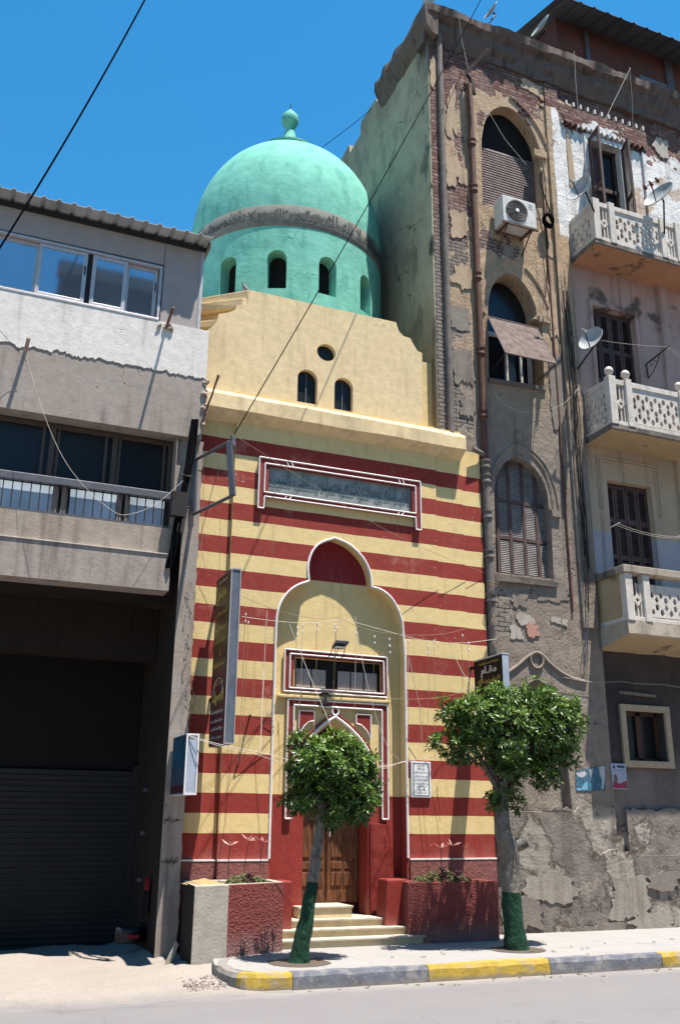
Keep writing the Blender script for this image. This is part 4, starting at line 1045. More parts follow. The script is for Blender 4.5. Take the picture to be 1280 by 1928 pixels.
# side wall with ragged roofline, back
sw = [(BY+.001, 7.0), (17.0, 7.0), (17.0, 15.4), (16.6, 15.9), (16.0, 15.95), (15.95, 15.7), (15.4, 15.75), (15.35, 16.05), (14.6, 16.05), (14.5, 15.9), (BY+.001, 15.9)]
sdw = MB().prism([(y, z) for y, z in sw], BX0-.03, BX0+.3, axis='X').build('side_wall', M['rb_side'], ab)
MB().box(BX0-.03, BX1, 16.9, 17.1, .15, 15.4).build('back_wall', M['rb_side'], ab)
MB().box(BX0, BX1, BY+.35, 17.0, 15.2, 15.4).build('roof_slab', M['slab_gray'], ab)
MB().box(BX0+.3, BX1, BY+2.2, BY+2.3, .15, 15.2).build('inner_wall', M['void'], ab)
# top cornice / parapet
cpx = [(BY+.3, 15.45), (BY-.02, 15.45), (BY-.05, 15.62), (BY-.10, 15.74), (BY-.12, 15.93), (BY-.22, 16.0), (BY-.24, 16.16), (BY+.05, 16.24), (BY+.3, 16.2)]
def ragx(prof, x0, x1, n, mat, name, parent, amp=.03, sc=2.5):
    mb = MB(); k = len(prof); vs = []
    for i in range(n+1):
        x = x0+(x1-x0)*i/n
        for (y, z) in prof:
            q = mnoise.noise(Vector((x*sc, y*5, z*5))); q2 = mnoise.noise(Vector((x*sc*4, y*9, z*9+3)))
            vs.append((x, y+amp*q+amp*.5*q2, z+amp*q2))
    fs = [(i*k+j, (i+1)*k+j, (i+1)*k+(j+1) % k, i*k+(j+1) % k) for i in range(n) for j in range(k)]+[tuple(range(k)), tuple(n*k+j for j in range(k))]
    return mb.add(vs, fs).build(name, mat, parent)
ragx(cpx, BX0-.12, BX1, 220, M['cornice_old'], 'top_cornice', ab, .06, 2.5)
# eave return along side wall
mb = MB(); vs = []; n = 60
pr_ = [(BX0-.02, 15.5), (BX0-.14, 15.7), (BX0-.20, 15.95), (BX0-.18, 16.15), (BX0+.1, 16.2), (BX0+.1, 15.5)]
for i in range(n+1):
    y = BY-.2+(2.2)*i/n
    for (x, z) in pr_:
        q = mnoise.noise(Vector((x*5, y*3, z*5))); vs.append((x+.07*q, y, z+.05*mnoise.noise(Vector((x*7, y*5, z*3)))))
k = len(pr_)
mb.add(vs, [(i*k+j, (i+1)*k+j, (i+1)*k+(j+1) % k, i*k+(j+1) % k) for i in range(n) for j in range(k)]+[tuple(range(k)), tuple(n*k+j for j in range(k))]).build('side_cornice', M['cornice_old'], ab)
# architectural mouldings around arches (raised bands)
def archband(pts, r, y, name='arch_moulding', mat='rb_front'):
    P = [Vector((x, y, z)) for x, z in pts]; return MB().tube(P, r, 6).build(name, M[mat], ab, smooth=True)
def px_smooth(px, it=2): return smooth_path(path(px, BY), it)
archband(px_smooth([(1045, 405), (1041, 330), (1032, 285), (1012, 240), (985, 205), (958, 182)]), .035, BY-.0)
archband(px_smooth([(1030, 400), (1026, 330), (1018, 290), (1003, 250), (985, 218), (975, 208)]), .022, BY-.005)
MB().prism(path([(1002, 282), (1026, 290), (1027, 302), (1003, 294)], BY), BY-.05, BY+.02).build('impost', M['rb_front'], ab)
MB().prism(path([(1012, 595), (1034, 600), (1035, 611), (1013, 607)], BY), BY-.05, BY+.02).build('impost', M['rb_front'], ab)
MB().prism(path([(1035, 960), (1052, 964), (1053, 976), (1037, 973)], BY), BY-.05, BY+.02).build('impost', M['rb_front'], ab)
archband(px_smooth([(1031, 580), (1022, 555), (1005, 525), (988, 505)]), .028, BY)
archband(px_smooth([(910, 590), (906, 560), (914, 525), (936, 500), (958, 489), (975, 496)]), .05, BY+.02)
archband(px_smooth([(1052, 962), (1046, 925), (1030, 880), (1005, 852), (983, 838)]), .025, BY)
archband(px_smooth([(922, 925), (926, 885), (942, 856), (966, 838), (978, 838), (1002, 858), (1024, 885), (1038, 925), (1042, 962)]), .035, BY+.01)
MB().prism(path([(926, 1083), (1047, 1097), (1047, 1106), (926, 1094)], BY), BY-.06, BY+.02).jitter(.015, 8).build('sill', M['slab_gray'], ab)
MB().prism(path([(918, 713), (1026, 730), (1026, 737), (918, 720)], BY), BY-.04, BY+.02).build('sill', M['slab_gray'], ab)
# ring + wavy hood over the blind arch
c0 = at(1010, 1243, BY-.02); MB().tube([c0+Vector((math.cos(a)*.115, 0, math.sin(a)*.12)) for a in [2*PI*i/24 for i in range(25)]], .022, 6, cap=False).build('arch_ring', M['rb_front'], ab, smooth=True)
c0 = at(978, 822, BY-.0); MB().tube([c0+Vector((math.cos(a)*.10, 0, math.sin(a)*.11)) for a in [2*PI*i/24 for i in range(25)]], .022, 6, cap=False).build('arch_ring', M['rb_front'], ab, smooth=True)
archband(px_smooth([(955, 1266), (975, 1252), (990, 1238), (1004, 1229), (1018, 1231), (1030, 1247), (1052, 1265), (1075, 1278), (1103, 1284)]), .03, BY-.01)
MB().prism(path([(940, 1523), (1078, 1523), (1078, 1529), (940, 1529)], BY), BY-.02, BY+.1).jitter(.015, 8).build('sill', M['slab_gray'], ab)
# lower plinth swelling (thicker rough base) with ragged top
rag = []; x = 7.52; random.seed(31)
while x < BX1: rag.append((x, (1.83 if x < 9.15 else 1.22)+random.uniform(-.05, .05))); x += random.uniform(.04, .12)
MB().prism([(7.52, .15)]+[(BX1, .15)]+rag[::-1], BY-.045, BY-.002).jitter(.012, 4, (0, 1, 0)).build('base_course', M['rb_front'], ab)
rag = []; x = 9.86
while x < BX1: rag.append((x, 1.84+random.uniform(-.03, .03))); x += random.uniform(.04, .12)
MB().prism([(9.86, .15)]+[(BX1, .15)]+rag[::-1], BY-.02, BY+.049).build('base_course', M['rb_front'], ab)

# ---- arched windows' shutters
def louvre(mb, x0, x1, z0, z1, y, step=.034, tilt=.014, th=.006):
    z = z0
    while z < z1-.01:
        mb.add([(x0, y-tilt, z), (x1, y-tilt, z), (x1, y+tilt, z+step*.75), (x0, y+tilt, z+step*.75), (x0, y-tilt, z+th), (x1, y-tilt, z+th), (x1, y+tilt, z+step*.75+th), (x0, y+tilt, z+step*.75+th)],
               [(0, 1, 2, 3), (4, 5, 6, 7), (0, 1, 5, 4), (2, 3, 7, 6), (0, 4, 7, 3), (1, 2, 6, 5)]); z += step
def zof(px_, py_): return at(px_, py_, BY+.2).z
def xof(px_, py_): return at(px_, py_, BY+.2).x
# top window: roller slats
x0, x1 = 7.65, 9.25
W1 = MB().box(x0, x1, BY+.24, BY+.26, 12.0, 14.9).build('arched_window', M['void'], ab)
mb = MB(); louvre(mb, x0, x1, 12.1, 13.62, BY+.20, .055, .007, .018); mb.build('roller_slats', M['shutter_gray'], W1)  # slats stop short; the near-black plate above stands in for the arch's shadow
# middle window: dark opening, inner frames, propped slatted shutter
W2 = MB().box(7.6, 9.3, BY+.34, BY+.36, 8.5, 11.3).build('arched_window', M['glass_dark'], ab)
fr = MB()
for px_ in (958, 985): x = xof(px_, 690); fr.box(x-.02, x+.02, BY+.26, BY+.30, 8.7, 9.8)
x = xof(1003, 690); fr.box(x-.05, x+.03, BY+.27, BY+.31, 8.7, 9.8)
fr.box(7.7, 8.9, BY+.27, BY+.30, 9.72, 9.80)
fr.build('casement', M['ac_white'], W2)
A = at(919, 596, BY-.02); B = at(1010, 618, BY-.02); C_ = at(1047, 685, BY-.55); D_ = at(952, 664, BY-.55)
sh2 = MB(); fa = A.lerp(B, 0)
fr = MB()
for a, b in ((A, B), (B, C_), (C_, D_), (D_, A)): fr.tube([a, b], .016, 4)
so_ = fr.build('awning_shutter', M['shutter_gray'], ab)
mb = MB(); n = 15
for i in range(n):
    t0 = i/n; t1 = (i+1.0)/n
    a = A.lerp(D_, t0); b = B.lerp(C_, t0); c = B.lerp(C_, t1)+Vector((0, .012, .012)); d = A.lerp(D_, t1)+Vector((0, .012, .012))
    mb.add([a, b, c, d, a+Vector((0, .01, -.006)), b+Vector((0, .01, -.006)), c+Vector((0, .01, -.006)), d+Vector((0, .01, -.006))], [(0, 1, 2, 3), (4, 5, 6, 7), (0, 1, 5, 4), (1, 2, 6, 5), (2, 3, 7, 6), (3, 0, 4, 7)])
mb.build('slats', M['flap'], so_)
bk = [p+Vector((0, .012, .022)) for p in (A, B, C_, D_)]
MB().add(bk+[p+Vector((0, .008, .008)) for p in bk], [(0, 1, 2, 3), (4, 5, 6, 7), (0, 1, 5, 4), (1, 2, 6, 5), (2, 3, 7, 6), (3, 0, 4, 7)]).build('backing_board', M['flap'], so_)
MB().tube([D_, at(924, 700, BY+.05)], .008, 5).tube([C_, at(1012, 717, BY+.05)], .008, 5).build('stay_rods', M['iron'], so_)
# lower window: louvred leaves in four columns
y = BY+.16
W3 = MB().box(7.6, 9.3, y+.05, y+.07, 5.2, 7.6).build('arched_window', M['void'], ab)
fr = MB(); xs = [xof(px_, 1000) for px_ in (936, 957, 983, 1007, 1029)]
zs = [zof(980, v) for v in (1085, 1018, 950, 905)]
for x in [xs[0]-.03]+xs[1:4]+[xs[4]+.0]: fr.box(x-.028, x+.028, y-.025, y+.03, 5.3, 7.5)
for z in (zof(980, 1087), zof(980, 1018), zof(980, 950)): fr.box(7.62, xs[4], y-.02, y+.028, z-.03, z+.03)
lf = fr.build('louvre_frame', M['shutter'], W3)
mb = MB()
zb = zof(980, 1087)+.04; z1_ = zof(980, 1018); z2_ = zof(980, 950)
for a, b in zip([xs[0]-.03]+xs[1:4], xs[1:4]+[xs[4]]):
    for za, zc in ((zb, z1_-.03), (z1_+.03, z2_-.03), (z2_+.03, 7.4)): louvre(mb, a+.028, b-.028, za, zc, y, .030, .012, .007)
mb.build('louvres', simple('sunlit_louvres', (.40, .35, .32), .85, vs=8, lo=.6, hi=1.2), W3)  # paler than the frame: sunlight on the louvres is put into their colour
# ---- balcony doors
def balcony_door(x0, x1, z0, z1, open_=False):
    yd = BY+.20
    d = MB().box(x0, x1, yd+.02, yd+.05, z0, z1).build('balcony_door', M['glass_dark'] if open_ else M['void'], ab)
    w_ = (x1-x0)/4; fr = MB()
    if not open_:
        for k in range(4):
            a = x0+k*w_+.006; b = a+w_-.012
            fr.box(a, a+.045, yd-.025, yd+.015, z0, z1); fr.box(b-.045, b, yd-.025, yd+.015, z0, z1)
            for zz in (z0, z0+.9, z1-.09, z0+1.55): fr.box(a+.045, b-.045, yd-.023, yd+.013, zz, zz+.085)
            for za, zc in ((z0+.09, z0+.89), (z0+.99, z0+1.54), (z0+1.64, z1-.1)): sl_ = MB(); louvre(sl_, a+.045, b-.045, za, zc, yd-.005, .036); sl_.build('shutter_louvres', M['shutter'], d)
        fr.build('shutter_frame', M['shutter'], d)
    return d
for k, (x0, x1, z0, z1) in enumerate(doors):
    if k == 2: continue
    balcony_door(x0, x1, z0, z1)
# open door on the top balcony
x0, x1, z0, z1 = doors[2]
d = MB().box(x0+.05, x1, BY+.24, BY+.26, z0, z1).build('balcony_door', M['glass_dark'], ab)
fr = MB()
for x in (x0+.02, (x0+x1)/2+.0, x1-.06): fr.box(x, x+.05, BY+.19, BY+.235, z0, z1)
fr.box(x0, x1, BY+.19, BY+.235, z1-.06, z1); fr.box(x0, x1, BY+.18, BY+.235, 13.45, 13.54)
fr.build('door_frame', M['shutter'], d)
def leafshut(xh, z0, z1, ang, sgn):
    """one hinged louvred leaf, swung out from the jamb"""
    mb = MB(); w_ = .40
    mb.box(0, .04, -.02, .02, 0, z1-z0); mb.box(w_-.04, w_, -.02, .02, 0, z1-z0)
    for zz in (0, (z1-z0)*.48, z1-z0-.06): mb.box(.04, w_-.04, -.018, .018, zz, zz+.06)
    louvre(mb, .04, w_-.04, .07, (z1-z0)*.48, 0, .04); louvre(mb, .04, w_-.04, (z1-z0)*.48+.07, z1-z0-.07, 0, .04)
    Mx = Matrix.Translation((xh, BY-.01, z0)) @ Matrix.Rotation(ang, 4, 'Z')
    mb.v = [Mx @ p for p in mb.v]; return mb.build('shutter_leaf', M['shutter'], ab)
leafshut(x0, z0+.05, z1-.05, R(-100), 1); leafshut(x1, z0+.05, z1-.05, R(-112), 1)
# hood with pointed fringe above the top door
fz0, fz1 = 14.62, 14.95
pts = [(9.62, fz1+.1), (11.75, fz1+.1)]; x = 11.75
low = []
while x > 9.62: low += [(x, fz0+.06), (x-.06, fz0-.03), (x-.12, fz0+.06)]; x -= .125
MB().prism(pts[:1]+[(9.62, fz0+.06)]+low[::-1]+pts[1:], BY-.03, BY+.048).build('fringe_hood', M['rb_front'], ab)
x = 9.8
while x < 11.8: MB().box(x, x+.04, BY-.04, BY+.04, fz1+.12, fz1+.22).build('hood_bracket', M['bal_white'], ab); x += .17
# surround of the lower door, steps moulding
sr = MB(); X0, X1 = 9.90, 11.20
for a, b in (((X0, 7.0), (X0, 7.68)), ((X0, 7.68), (X1, 7.68)), ((X1, 7.68), (X1, 7.0)), ((X0+.06, 7.1), (X0+.06, 7.62)), ((X0+.06, 7.62), (X1-.06, 7.62)), ((X1-.06, 7.62), (X1-.06, 7.1)), ((X0-.0, 6.72), (X0, 7.0)), ((X0+.06, 6.7), (X0+.06, 7.1)), ((X1, 6.72), (X1, 7.0)), ((X1-.06, 6.7), (X1-.06, 7.1))):
    sr.tube([Vector((a[0], BY+.045, a[1])), Vector((b[0], BY+.045, b[1]))], .014, 6)
sr.build('door_surround', M['rb_front'], ab)
for x0_, x1_, z_ in ((10.0, 11.1, 10.68), (10.22, 11.2, 14.46)):
    MB().prism([(x0_, z_-2.0), (x0_, z_+.1), (x1_, z_+.1), (x1_, z_-2.0), (x1_-.07, z_-2.0), (x1_-.07, z_+.001), (x0_+.07, z_+.001), (x0_+.07, z_-2.0)][::-1], BY+.015, BY+.049).build('door_surround', M['rb_front'], ab)
# ground floor window
x0, x1, z0, z1 = gwin
gw = MB().prism([(x0-.10, z0-.10), (x1+.10, z0-.10), (x1+.10, z1+.10), (x0-.10, z1+.10)], BY-.005, BY+.045, [[(x0+.001, z0+.001), (x1-.001, z0+.001), (x1-.001, z1-.001), (x0+.001, z1-.001)]]).build('ground_window', M['cream'], ab, .004)
MB().box(x0, x1, BY+.24, BY+.25, z0, z1).build('pane', M['glass_dark'], gw)
fr = MB()
for x in (x0, (x0+x1)/2-.045, (x0+x1)/2+.005, x1-.05): fr.box(x, x+.045, BY+.20, BY+.238, z0, z1)
fr.box(x0, x1, BY+.2, BY+.237, z0, z0+.05); fr.box(x0, x1, BY+.2, BY+.237, z1-.05, z1)
fr.build('casement', simple('brown_casement', (.09, .045, .03), .6), gw)
MB().prism([(9.95, 3.60), (10.65, 3.58), (10.65, 3.62), (9.95, 3.65)], BY+.0, BY+.049).build('plaster_ledge', M['slab_gray'], ab)

# ---- balconies
OY = 11.62
def lattice(mb, x0, x1, z0, z1, y0, y1, axis='Y', pit=.175):
    """pierced panel: staggered round holes with six-point stars between"""
    mb_h = []; rows = max(2, int((z1-z0-.04)/(pit*.80))); ph = (z1-z0-.04)/rows
    cols = max(2, int((x1-x0-.04)/(pit*.5))); pw = (x1-x0-.04)/cols
    for r_ in range(rows):
        for c_ in range(cols):
            cx_ = x0+.02+pw*(c_+.5); up_ = (r_+c_) % 2
            cz_ = z0+.02+ph*(r_+.5)+(ph*.20 if up_ else -ph*.20)
            if (c_+2*r_) % 3 == 0:
                rr = pw*.52; h_ = [(cx_+rr*(.92 if k % 2 else .55)*math.sin(PI*k/6), cz_+rr*1.5*(1 if k % 2 else .55)*math.cos(PI*k/6)) for k in range(12)]
            else:
                rr = pw*.425; h_ = [(cx_+rr*math.sin(PI*k/5), cz_+rr*1.55*math.cos(PI*k/5)) for k in range(10)]
            mb_h.append(h_)
    mb.prism([(x0, z0), (x1, z0), (x1, z1), (x0, z1)], y0, y1, mb_h, axis=axis)
def balcony(xl, xr, zs, zr, balls=False, solid=False, thick=.10, deep=.0):
    """zs: underside of slab at the rim, zr: top of the rail"""
    b = MB()
    prof = [(BY+.05, zs-.02-deep), (OY+.02, zs), (OY-.005, zs+.02), (OY-.005, zs+thick), (BY+.05, zs+thick)]
    mb = MB(); n = 50; vs = []; k = len(prof)
    for i in range(n+1):
        x = xl+.005+(xr-xl-.01)*i/n
        for (y, z) in prof: q = mnoise.noise(Vector((x*6, y*6, z*8)))*.014; vs.append((x, y+q, z+q))
    fs = []; ms = []
    for i in range(n):
        for j in range(k):
            fs.append((i*k+j, (i+1)*k+j, (i+1)*k+(j+1) % k, i*k+(j+1) % k)); ms.append(1 if j == 0 else 0)
    fs += [tuple(range(k)), tuple(n*k+j for j in range(k))]; ms += [0, 0]
    mb.add(vs, fs, ms)
    slab = mb.build('balcony', [M['slab_cream'] if solid else M['slab_gray'], M['bal_under']], ab)
    z0 = zs+thick; MBW = M['bal_white']
    MB().box(xl+.02, xr, OY+.0, OY+.10, z0+.001, z0+.07).build('base_rail', MBW, slab, .006)
    MB().box(xl+.02, xl+.12, OY+.101, BY+.04, z0+.001, z0+.07).build('base_rail', MBW, slab, .006)
    if solid:
        MB().box(xl-.03, xr, OY-.05, OY+.16, zr-.12, zr).jitter(.012, 4).build('cap_rail', M['slab_cream'], slab, .01)
        MB().box(xl-.03, xl+.15, OY+.161, BY+.04, zr-.12, zr).build('cap_rail', M['slab_gray'], slab, .01)
        MB().box(xl+.02, xl+.10, OY+.10, BY+.04, z0+.07, zr-.12).build('side_panel', M['bal_under'], slab)
    else:
        MB().box(xl+.12, xr, OY+.01, OY+.09, zr-.14, zr-.04).build('cap_rail', MBW, slab, .008)
        MB().box(xl+.03, xl+.11, OY+.10, BY+.04, zr-.14, zr-.04).build('cap_rail', MBW, slab, .008)
        mb = MB(); lattice(mb, OY+.12, BY+.03, z0+.10, zr-.26, xl+.045, xl+.085, axis='X', pit=.15); mb.build('side_lattice', MBW, slab)
        MB().box(xl+.048, xl+.088, OY+.10, BY+.04, zr-.26, zr-.141).build('side_panel', MBW, slab)
        MB().box(xl+.10, xl+.16, BY-.1, BY+.04, z0, zr-.05).build('post', MBW, slab)
    zt = (zr-.12 if solid else zr)
    posts = [xl+.01, xl+.36, xl+1.52, xl+1.88, xl+3.0]
    for i, x in enumerate(posts):
        w_ = .145 if i in (0,) else .13
        MB().box(x, x+w_, OY-.018, OY+.115, z0+(.0 if i else 0), zt).build('post', MBW, slab, .008)
        if balls:
            MB().lathe([(0, 0), (.045, 0), (.05, .015), (.035, .03), (.058, .05), (.075, .085), (.078, .11), (.068, .145), (.04, .175), (0, .185)], (x+w_/2, OY+.05, zt), 18).build('ball_finial', M['ball'], slab, smooth=True)
    for i in (0, 2):
        xa = posts[i]+.145; xb = posts[i+1]; xm = (xa+xb)/2; zm = (z0+.07+zt-.14)/2
        mb = MB(); r_ = .085
        mb.prism([(xm-r_, zm), (xm, zm-r_*1.2), (xm+r_, zm), (xm, zm+r_*1.2)], OY+.02, OY+.07, [[(xm-r_*.45, zm), (xm, zm-r_*.5), (xm+r_*.45, zm), (xm, zm+r_*.5)]])
        mb.box(xb-.045, xb-.002, OY+.03, OY+.075, z0+.07, zt-.14); mb.box(xm-.012, xm+.012, OY+.03, OY+.06, z0+.07, zm-r_); mb.box(xm-.012, xm+.012, OY+.03, OY+.06, zm+r_, zt-.14)
        mb.build('diamond_baluster', MBW, slab)
    for i in (1, 3):
        xa = posts[i]+.13; xb = posts[i+1]
        mb = MB(); lattice(mb, xa+.0, xb-.0, z0+.10, zt-.22, OY+.03, OY+.07); mb.build('lattice_panel', MBW, slab)
        MB().box(xa, xb, OY+.032, OY+.075, zt-.22, zt-.139).build('lattice_rail', MBW, slab)
    return slab
balcony(9.68, 13.2, 7.87, 8.86, balls=True)
balcony(9.68, 13.2, 11.46, 12.42)
balcony(9.65, 13.2, 4.42, 5.52, solid=True, thick=.22, deep=.12)

# ---- pipes
def pipe(name, X, Y, z0, z1, r, mat, coll=(), lean=0):
    n = 18; pts = [Vector((X+lean*i/n+.012*mnoise.noise(Vector((0, 0, i*.9+X))), Y, z0+(z1-z0)*i/n)) for i in range(n+1)]
    o = MB().tube(pts, r, 12).build(name, M[mat], ab, smooth=True)
    for z in coll:
        t = (z-z0)/(z1-z0)
        MB().lathe([(r*1.05, -.05), (r*1.35, -.05), (r*1.4, -.03), (r*1.15, .0), (r*1.15, .05), (r*1.4, .06), (r*1.4, .09), (r*1.0, .09)], (X+lean*t, Y, z), 12).build('pipe_collar', M[mat], o, smooth=True)
    return o
pipe('drain_pipe', 7.60, BY-.06, 7.2, 14.72, .055, 'rust', (8.0, 9.15, 10.6, 12.4, 13.4))
pipe('drain_pipe', 7.585, BY-.07, 1.1, 7.2, .062, 'pipe_gray', (4.9, 5.6, 6.25, 6.85, 7.1))
pipe('drain_pipe', 7.0, BY-.035, 7.5, 15.9, .055, 'pipe_gray', ())
pipe('drain_pipe', 9.13, BY-.02, 4.85, 13.3, .018, 'rust', ())
MB().tube([at(889, 845, BY-.15), at(905, 853, BY-.12), at(912, 858, BY-.07)], .04, 8).build('spout', M['pipe_gray'], ab, smooth=True)
MB().tube([(9.28, BY-.03, 12.6), (9.26, BY-.03, 8.5)], .010, 5).build('thin_pipe', M['iron'], ab)
MB().tube([at(893, 0+178, BY-.06), at(886, 150, BY-.06), at(878, 140, BY-.06)], .03, 8).build('pipe_end', M['iron'], ab)

# leaning plank at top
o = MB().tube([at(876, 138, BY-.1), at(919, 92, BY-.5)], .04, 4).build('timber', M['shutter_gray']); tag(o, 'grey timber sticking out of the brickwork above the topmost arched window', 'timber')

# ---- penthouse shed on the roof
shd = thing('rooftop_shed', (14, 14.2, 15.4), 'red-brown shed under a dark corrugated roof on top of the apartment building', 'shed')
SX0 = 10.45
MB().box(SX0+.4, 18.6, 13.7, 16.9, 15.4, 19.03).build('wall', M['shed'], shd)
mb = MB(); vs = []; n = int((18.6-SX0)/.03)
def ridge(x): u = ((x-SX0)/.36) % 1.0; return .05*math.exp(-((u-.5)/.09)**2)
for i in range(n+1):
    x = SX0+(18.6-SX0)*i/n; vs += [(x, 12.95, 18.78+ridge(x)), (x, 17.0, 20.1+ridge(x)), (x, 12.95, 18.77+ridge(x)), (x, 17.0, 20.09+ridge(x))]
fs = []
for i in range(n):
    a = 4*i; b = a+4; fs += [(a, b, b+1, a+1), (a+2, a+3, b+3, b+2), (a, a+2, b+2, b)]
mb.add(vs, fs).build('corrugated_roof', M['sheet_dark'], shd, fixn=False)
for x0_, x1_ in ((11.6, 11.7), (13.9, 14.1)):
    MB().box(x0_, x1_, 13.64, 13.699, 15.4, 18.9).build('wall_post', M['iron_gray'], shd)
MB().box(13.1, 13.9, 13.66, 13.699, 15.4, 18.2).build('door', M['alu_blue'], shd)

# broken plaster coats still clinging to the brick, each a raised slab of its own
def flake(cx_, cz_, rx_, rz_, mat, y, th, seed):
    rnd = random.Random(seed); n_ = 54; pts = []
    for i in range(n_):
        a = 2*PI*i/n_; cc_, ss_ = math.cos(a), math.sin(a); q = 1+.55*mnoise.noise(Vector((cc_*1.3+seed, ss_*1.3, seed*.7)))+.28*mnoise.noise(Vector((cc_*3.5+seed, ss_*3.5, seed*.7)))+.14*mnoise.noise(Vector((cc_*9+seed, ss_*9, seed*.3)))+rnd.uniform(-.03, .03)
        c_, s_ = math.cos(a), math.sin(a); k_ = 1/max(abs(c_), abs(s_))**.6
        pts.append((cx_+c_*rx_*q*k_, cz_+s_*rz_*q*k_))
    MB().prism(pts, y-th, y-.001).build('plaster_patch', mat, ab)
M['flake_tan'] = plaster('clinging_tan_plaster', (.44, .33, .225), (.36, .26, .175), (.16, .12, .09), .6, .45, .7)
M['flake_gray'] = plaster('clinging_grey_plaster', (.25, .215, .18), (.20, .165, .14), (.10, .08, .07), .6, .45, .8)
M['flake_pale'] = plaster('pale_lime_plaster', (.42, .375, .32), (.33, .29, .245), (.17, .14, .12), .6, .45, .7)
M['flake_low'] = plaster('pale_lime_base_plaster', (.33, .295, .255), (.24, .205, .175), (.13, .105, .09), .6, .5, .7)
M['flake_lowdark'] = plaster('grey_base_plaster', (.22, .19, .165), (.18, .15, .13), (.10, .08, .07), .6, .5, .7)
M['flake_pink'] = simple('old_pink_plaster', (.42, .22, .17), .95, vs=6)
FL = [((905, 100), .30, .12, 'tan'), ((872, 92), .22, .07, 'tan'), ((1045, 200), .38, .16, 'tan'), ((1000, 165), .26, .12, 'tan'), ((1255, 215), .4, .16, 'tan'), ((1215, 190), .2, .10, 'pale'), ((815, 135), .07, .30, 'tan'),
      ((848, 215), .12, .50, 'tan'), ((850, 320), .13, .34, 'tan'), ((868, 330), .13, .22, 'tan'), ((862, 420), .17, .26, 'tan'), ((868, 520), .19, .22, 'tan'), ((866, 600), .2, .20, 'gray'), ((870, 690), .2, .34, 'gray'), ((878, 768), .13, .16, 'gray'),
      ((1035, 470), .16, .16, 'tan'), ((1045, 590), .14, .5, 'tan'), ((1050, 730), .2, .6, 'gray'), ((970, 1190), .1, .1, 'pale'), ((988, 1165), .13, .09, 'pale'), ((1002, 1188), .12, .10, 'pink'), ((1045, 1168), .1, .05, 'pale'), ((1062, 1172), .06, .05, 'pale'),
      ((1035, 260), .10, .35, 'tan'), ((955, 470), .12, .14, 'gray'), ((1075, 300), .06, .6, 'tan'), ((1245, 275), .2, .25, 'pale'), ((1040, 1120), .3, .12, 'gray'), ((975, 1130), .15, .12, 'gray')]
for k, (q, a_, b_, m_) in enumerate(FL):
    p_ = at(*q, BY); yy_ = BY if p_.x < 9.66 else BY+.05
    flake(p_.x, p_.z, a_, b_, M['flake_'+m_], yy_+.0, .012+.004*(k % 3), k*3+1)
for k, (q, a_, b_, m_) in enumerate([((1035, 1672), .42, .20, 'low'), ((1180, 1690), .34, .30, 'low'), ((1230, 1735), .40, .12, 'low'), ((1120, 1750), .5, .08, 'lowdark'), ((980, 1720), .34, .22, 'lowdark'), ((1250, 1655), .35, .12, 'lowdark')]):
    p_ = at(*q, BY-.05); flake(p_.x, p_.z, a_, b_, M['flake_'+m_], BY-.050, .008+.003*k, 200+k*5)

# ================================================================== OBJECTS ON THE FACADES
# air conditioner
ac = thing('air_conditioner', (8.33, 11.9, 11.6), 'aged white air conditioner under the topmost arched window', 'air conditioner')
ax0, ax1, ay0, ay1, az0, az1 = 7.99, 8.68, 11.93, 12.24, 11.66, 12.20
body = MB().box(ax0, ax1, ay0, ay1, az0, az1).build('casing', M['ac_white'], ac, .015)
fc = Vector((8.27, ay0-.004, 11.93)); Rx = Matrix.Rotation(PI/2, 4, 'X')
mb = MB().lathe([(0, 0), (.215, 0), (.22, .008), (.205, .016), (0, .016)], fc, 32, M4=Rx); mb.build('fan_grille', M['ac_grille'], ac)
mb = MB()
for r_ in (.06, .10, .14, .18, .21): mb.tube([fc+Vector((r_*math.cos(a), -.022, r_*math.sin(a))) for a in [2*PI*i/24 for i in range(25)]], .004, 4, cap=False)
for k in range(12): a = 2*PI*k/12; mb.tube([fc+Vector((.04*math.cos(a), -.02, .04*math.sin(a))), fc+Vector((.21*math.cos(a), -.02, .21*math.sin(a)))], .003, 4)
mb.build('grille_wires', simple('grille_grey', (.16, .14, .13), .5), ac)
MB().lathe([(0, 0), (.035, 0), (.035, .012), (0, .012)], fc+Vector((0, -.018, 0)), 14, M4=Rx).build('fan_hub', M['paper'], ac)
mb = MB()
for z in (12.06, 12.10, 12.14): mb.box(8.53, 8.61, ay0-.004, ay0-.001, z-.012, z+.012)
mb.build('rating_plate', M['sheet'], ac)
mb = MB()
for x in (8.06, 8.56): mb.box(x, x+.035, ay0-.02, 12.31, az0-.04, az0-.005); mb.tube([(x+.017, ay0+.02, az0-.04), (x+.017, 12.31, az0-.36)], .014, 4)
mb.box(7.97, 8.70, ay0-.01, ay0+.02, az0-.04, az0-.005)
mb.build('bracket', M['rust'], ac)
# coil of cable
mb = MB(); c0 = at(1032, 415, 12.18); random.seed(4)
for k in range(9):
    r_ = random.uniform(.085, .135); ph = random.uniform(0, 6); dy = random.uniform(-.04, .04)
    mb.tube([c0+Vector((r_*math.cos(a+ph)*.85, dy+.01*math.sin(3*a), r_*1.1*math.sin(a+ph))) for a in [2*PI*i/18 for i in range(19)]], .014, 5)
tag(mb.build('cable_coil', M['black']), 'coil of black cable hanging beside the air conditioner', 'cable coil')
mb = MB().tube(smooth_path([tuple(at(*q)) for q in ((1018, 325, 12.2), (1014, 340, 12.2), (1022, 362, 12.2), (1030, 385, 12.18), (1034, 400, 12.18))], 2), .011, 5).tube([at(1028, 430, 12.2), at(1030, 500, 12.25), at(1026, 560, 12.25)], .008, 5)
tag(mb.build('cable', M['black']), 'black cable looping down from the topmost arch to the coil', 'cable')
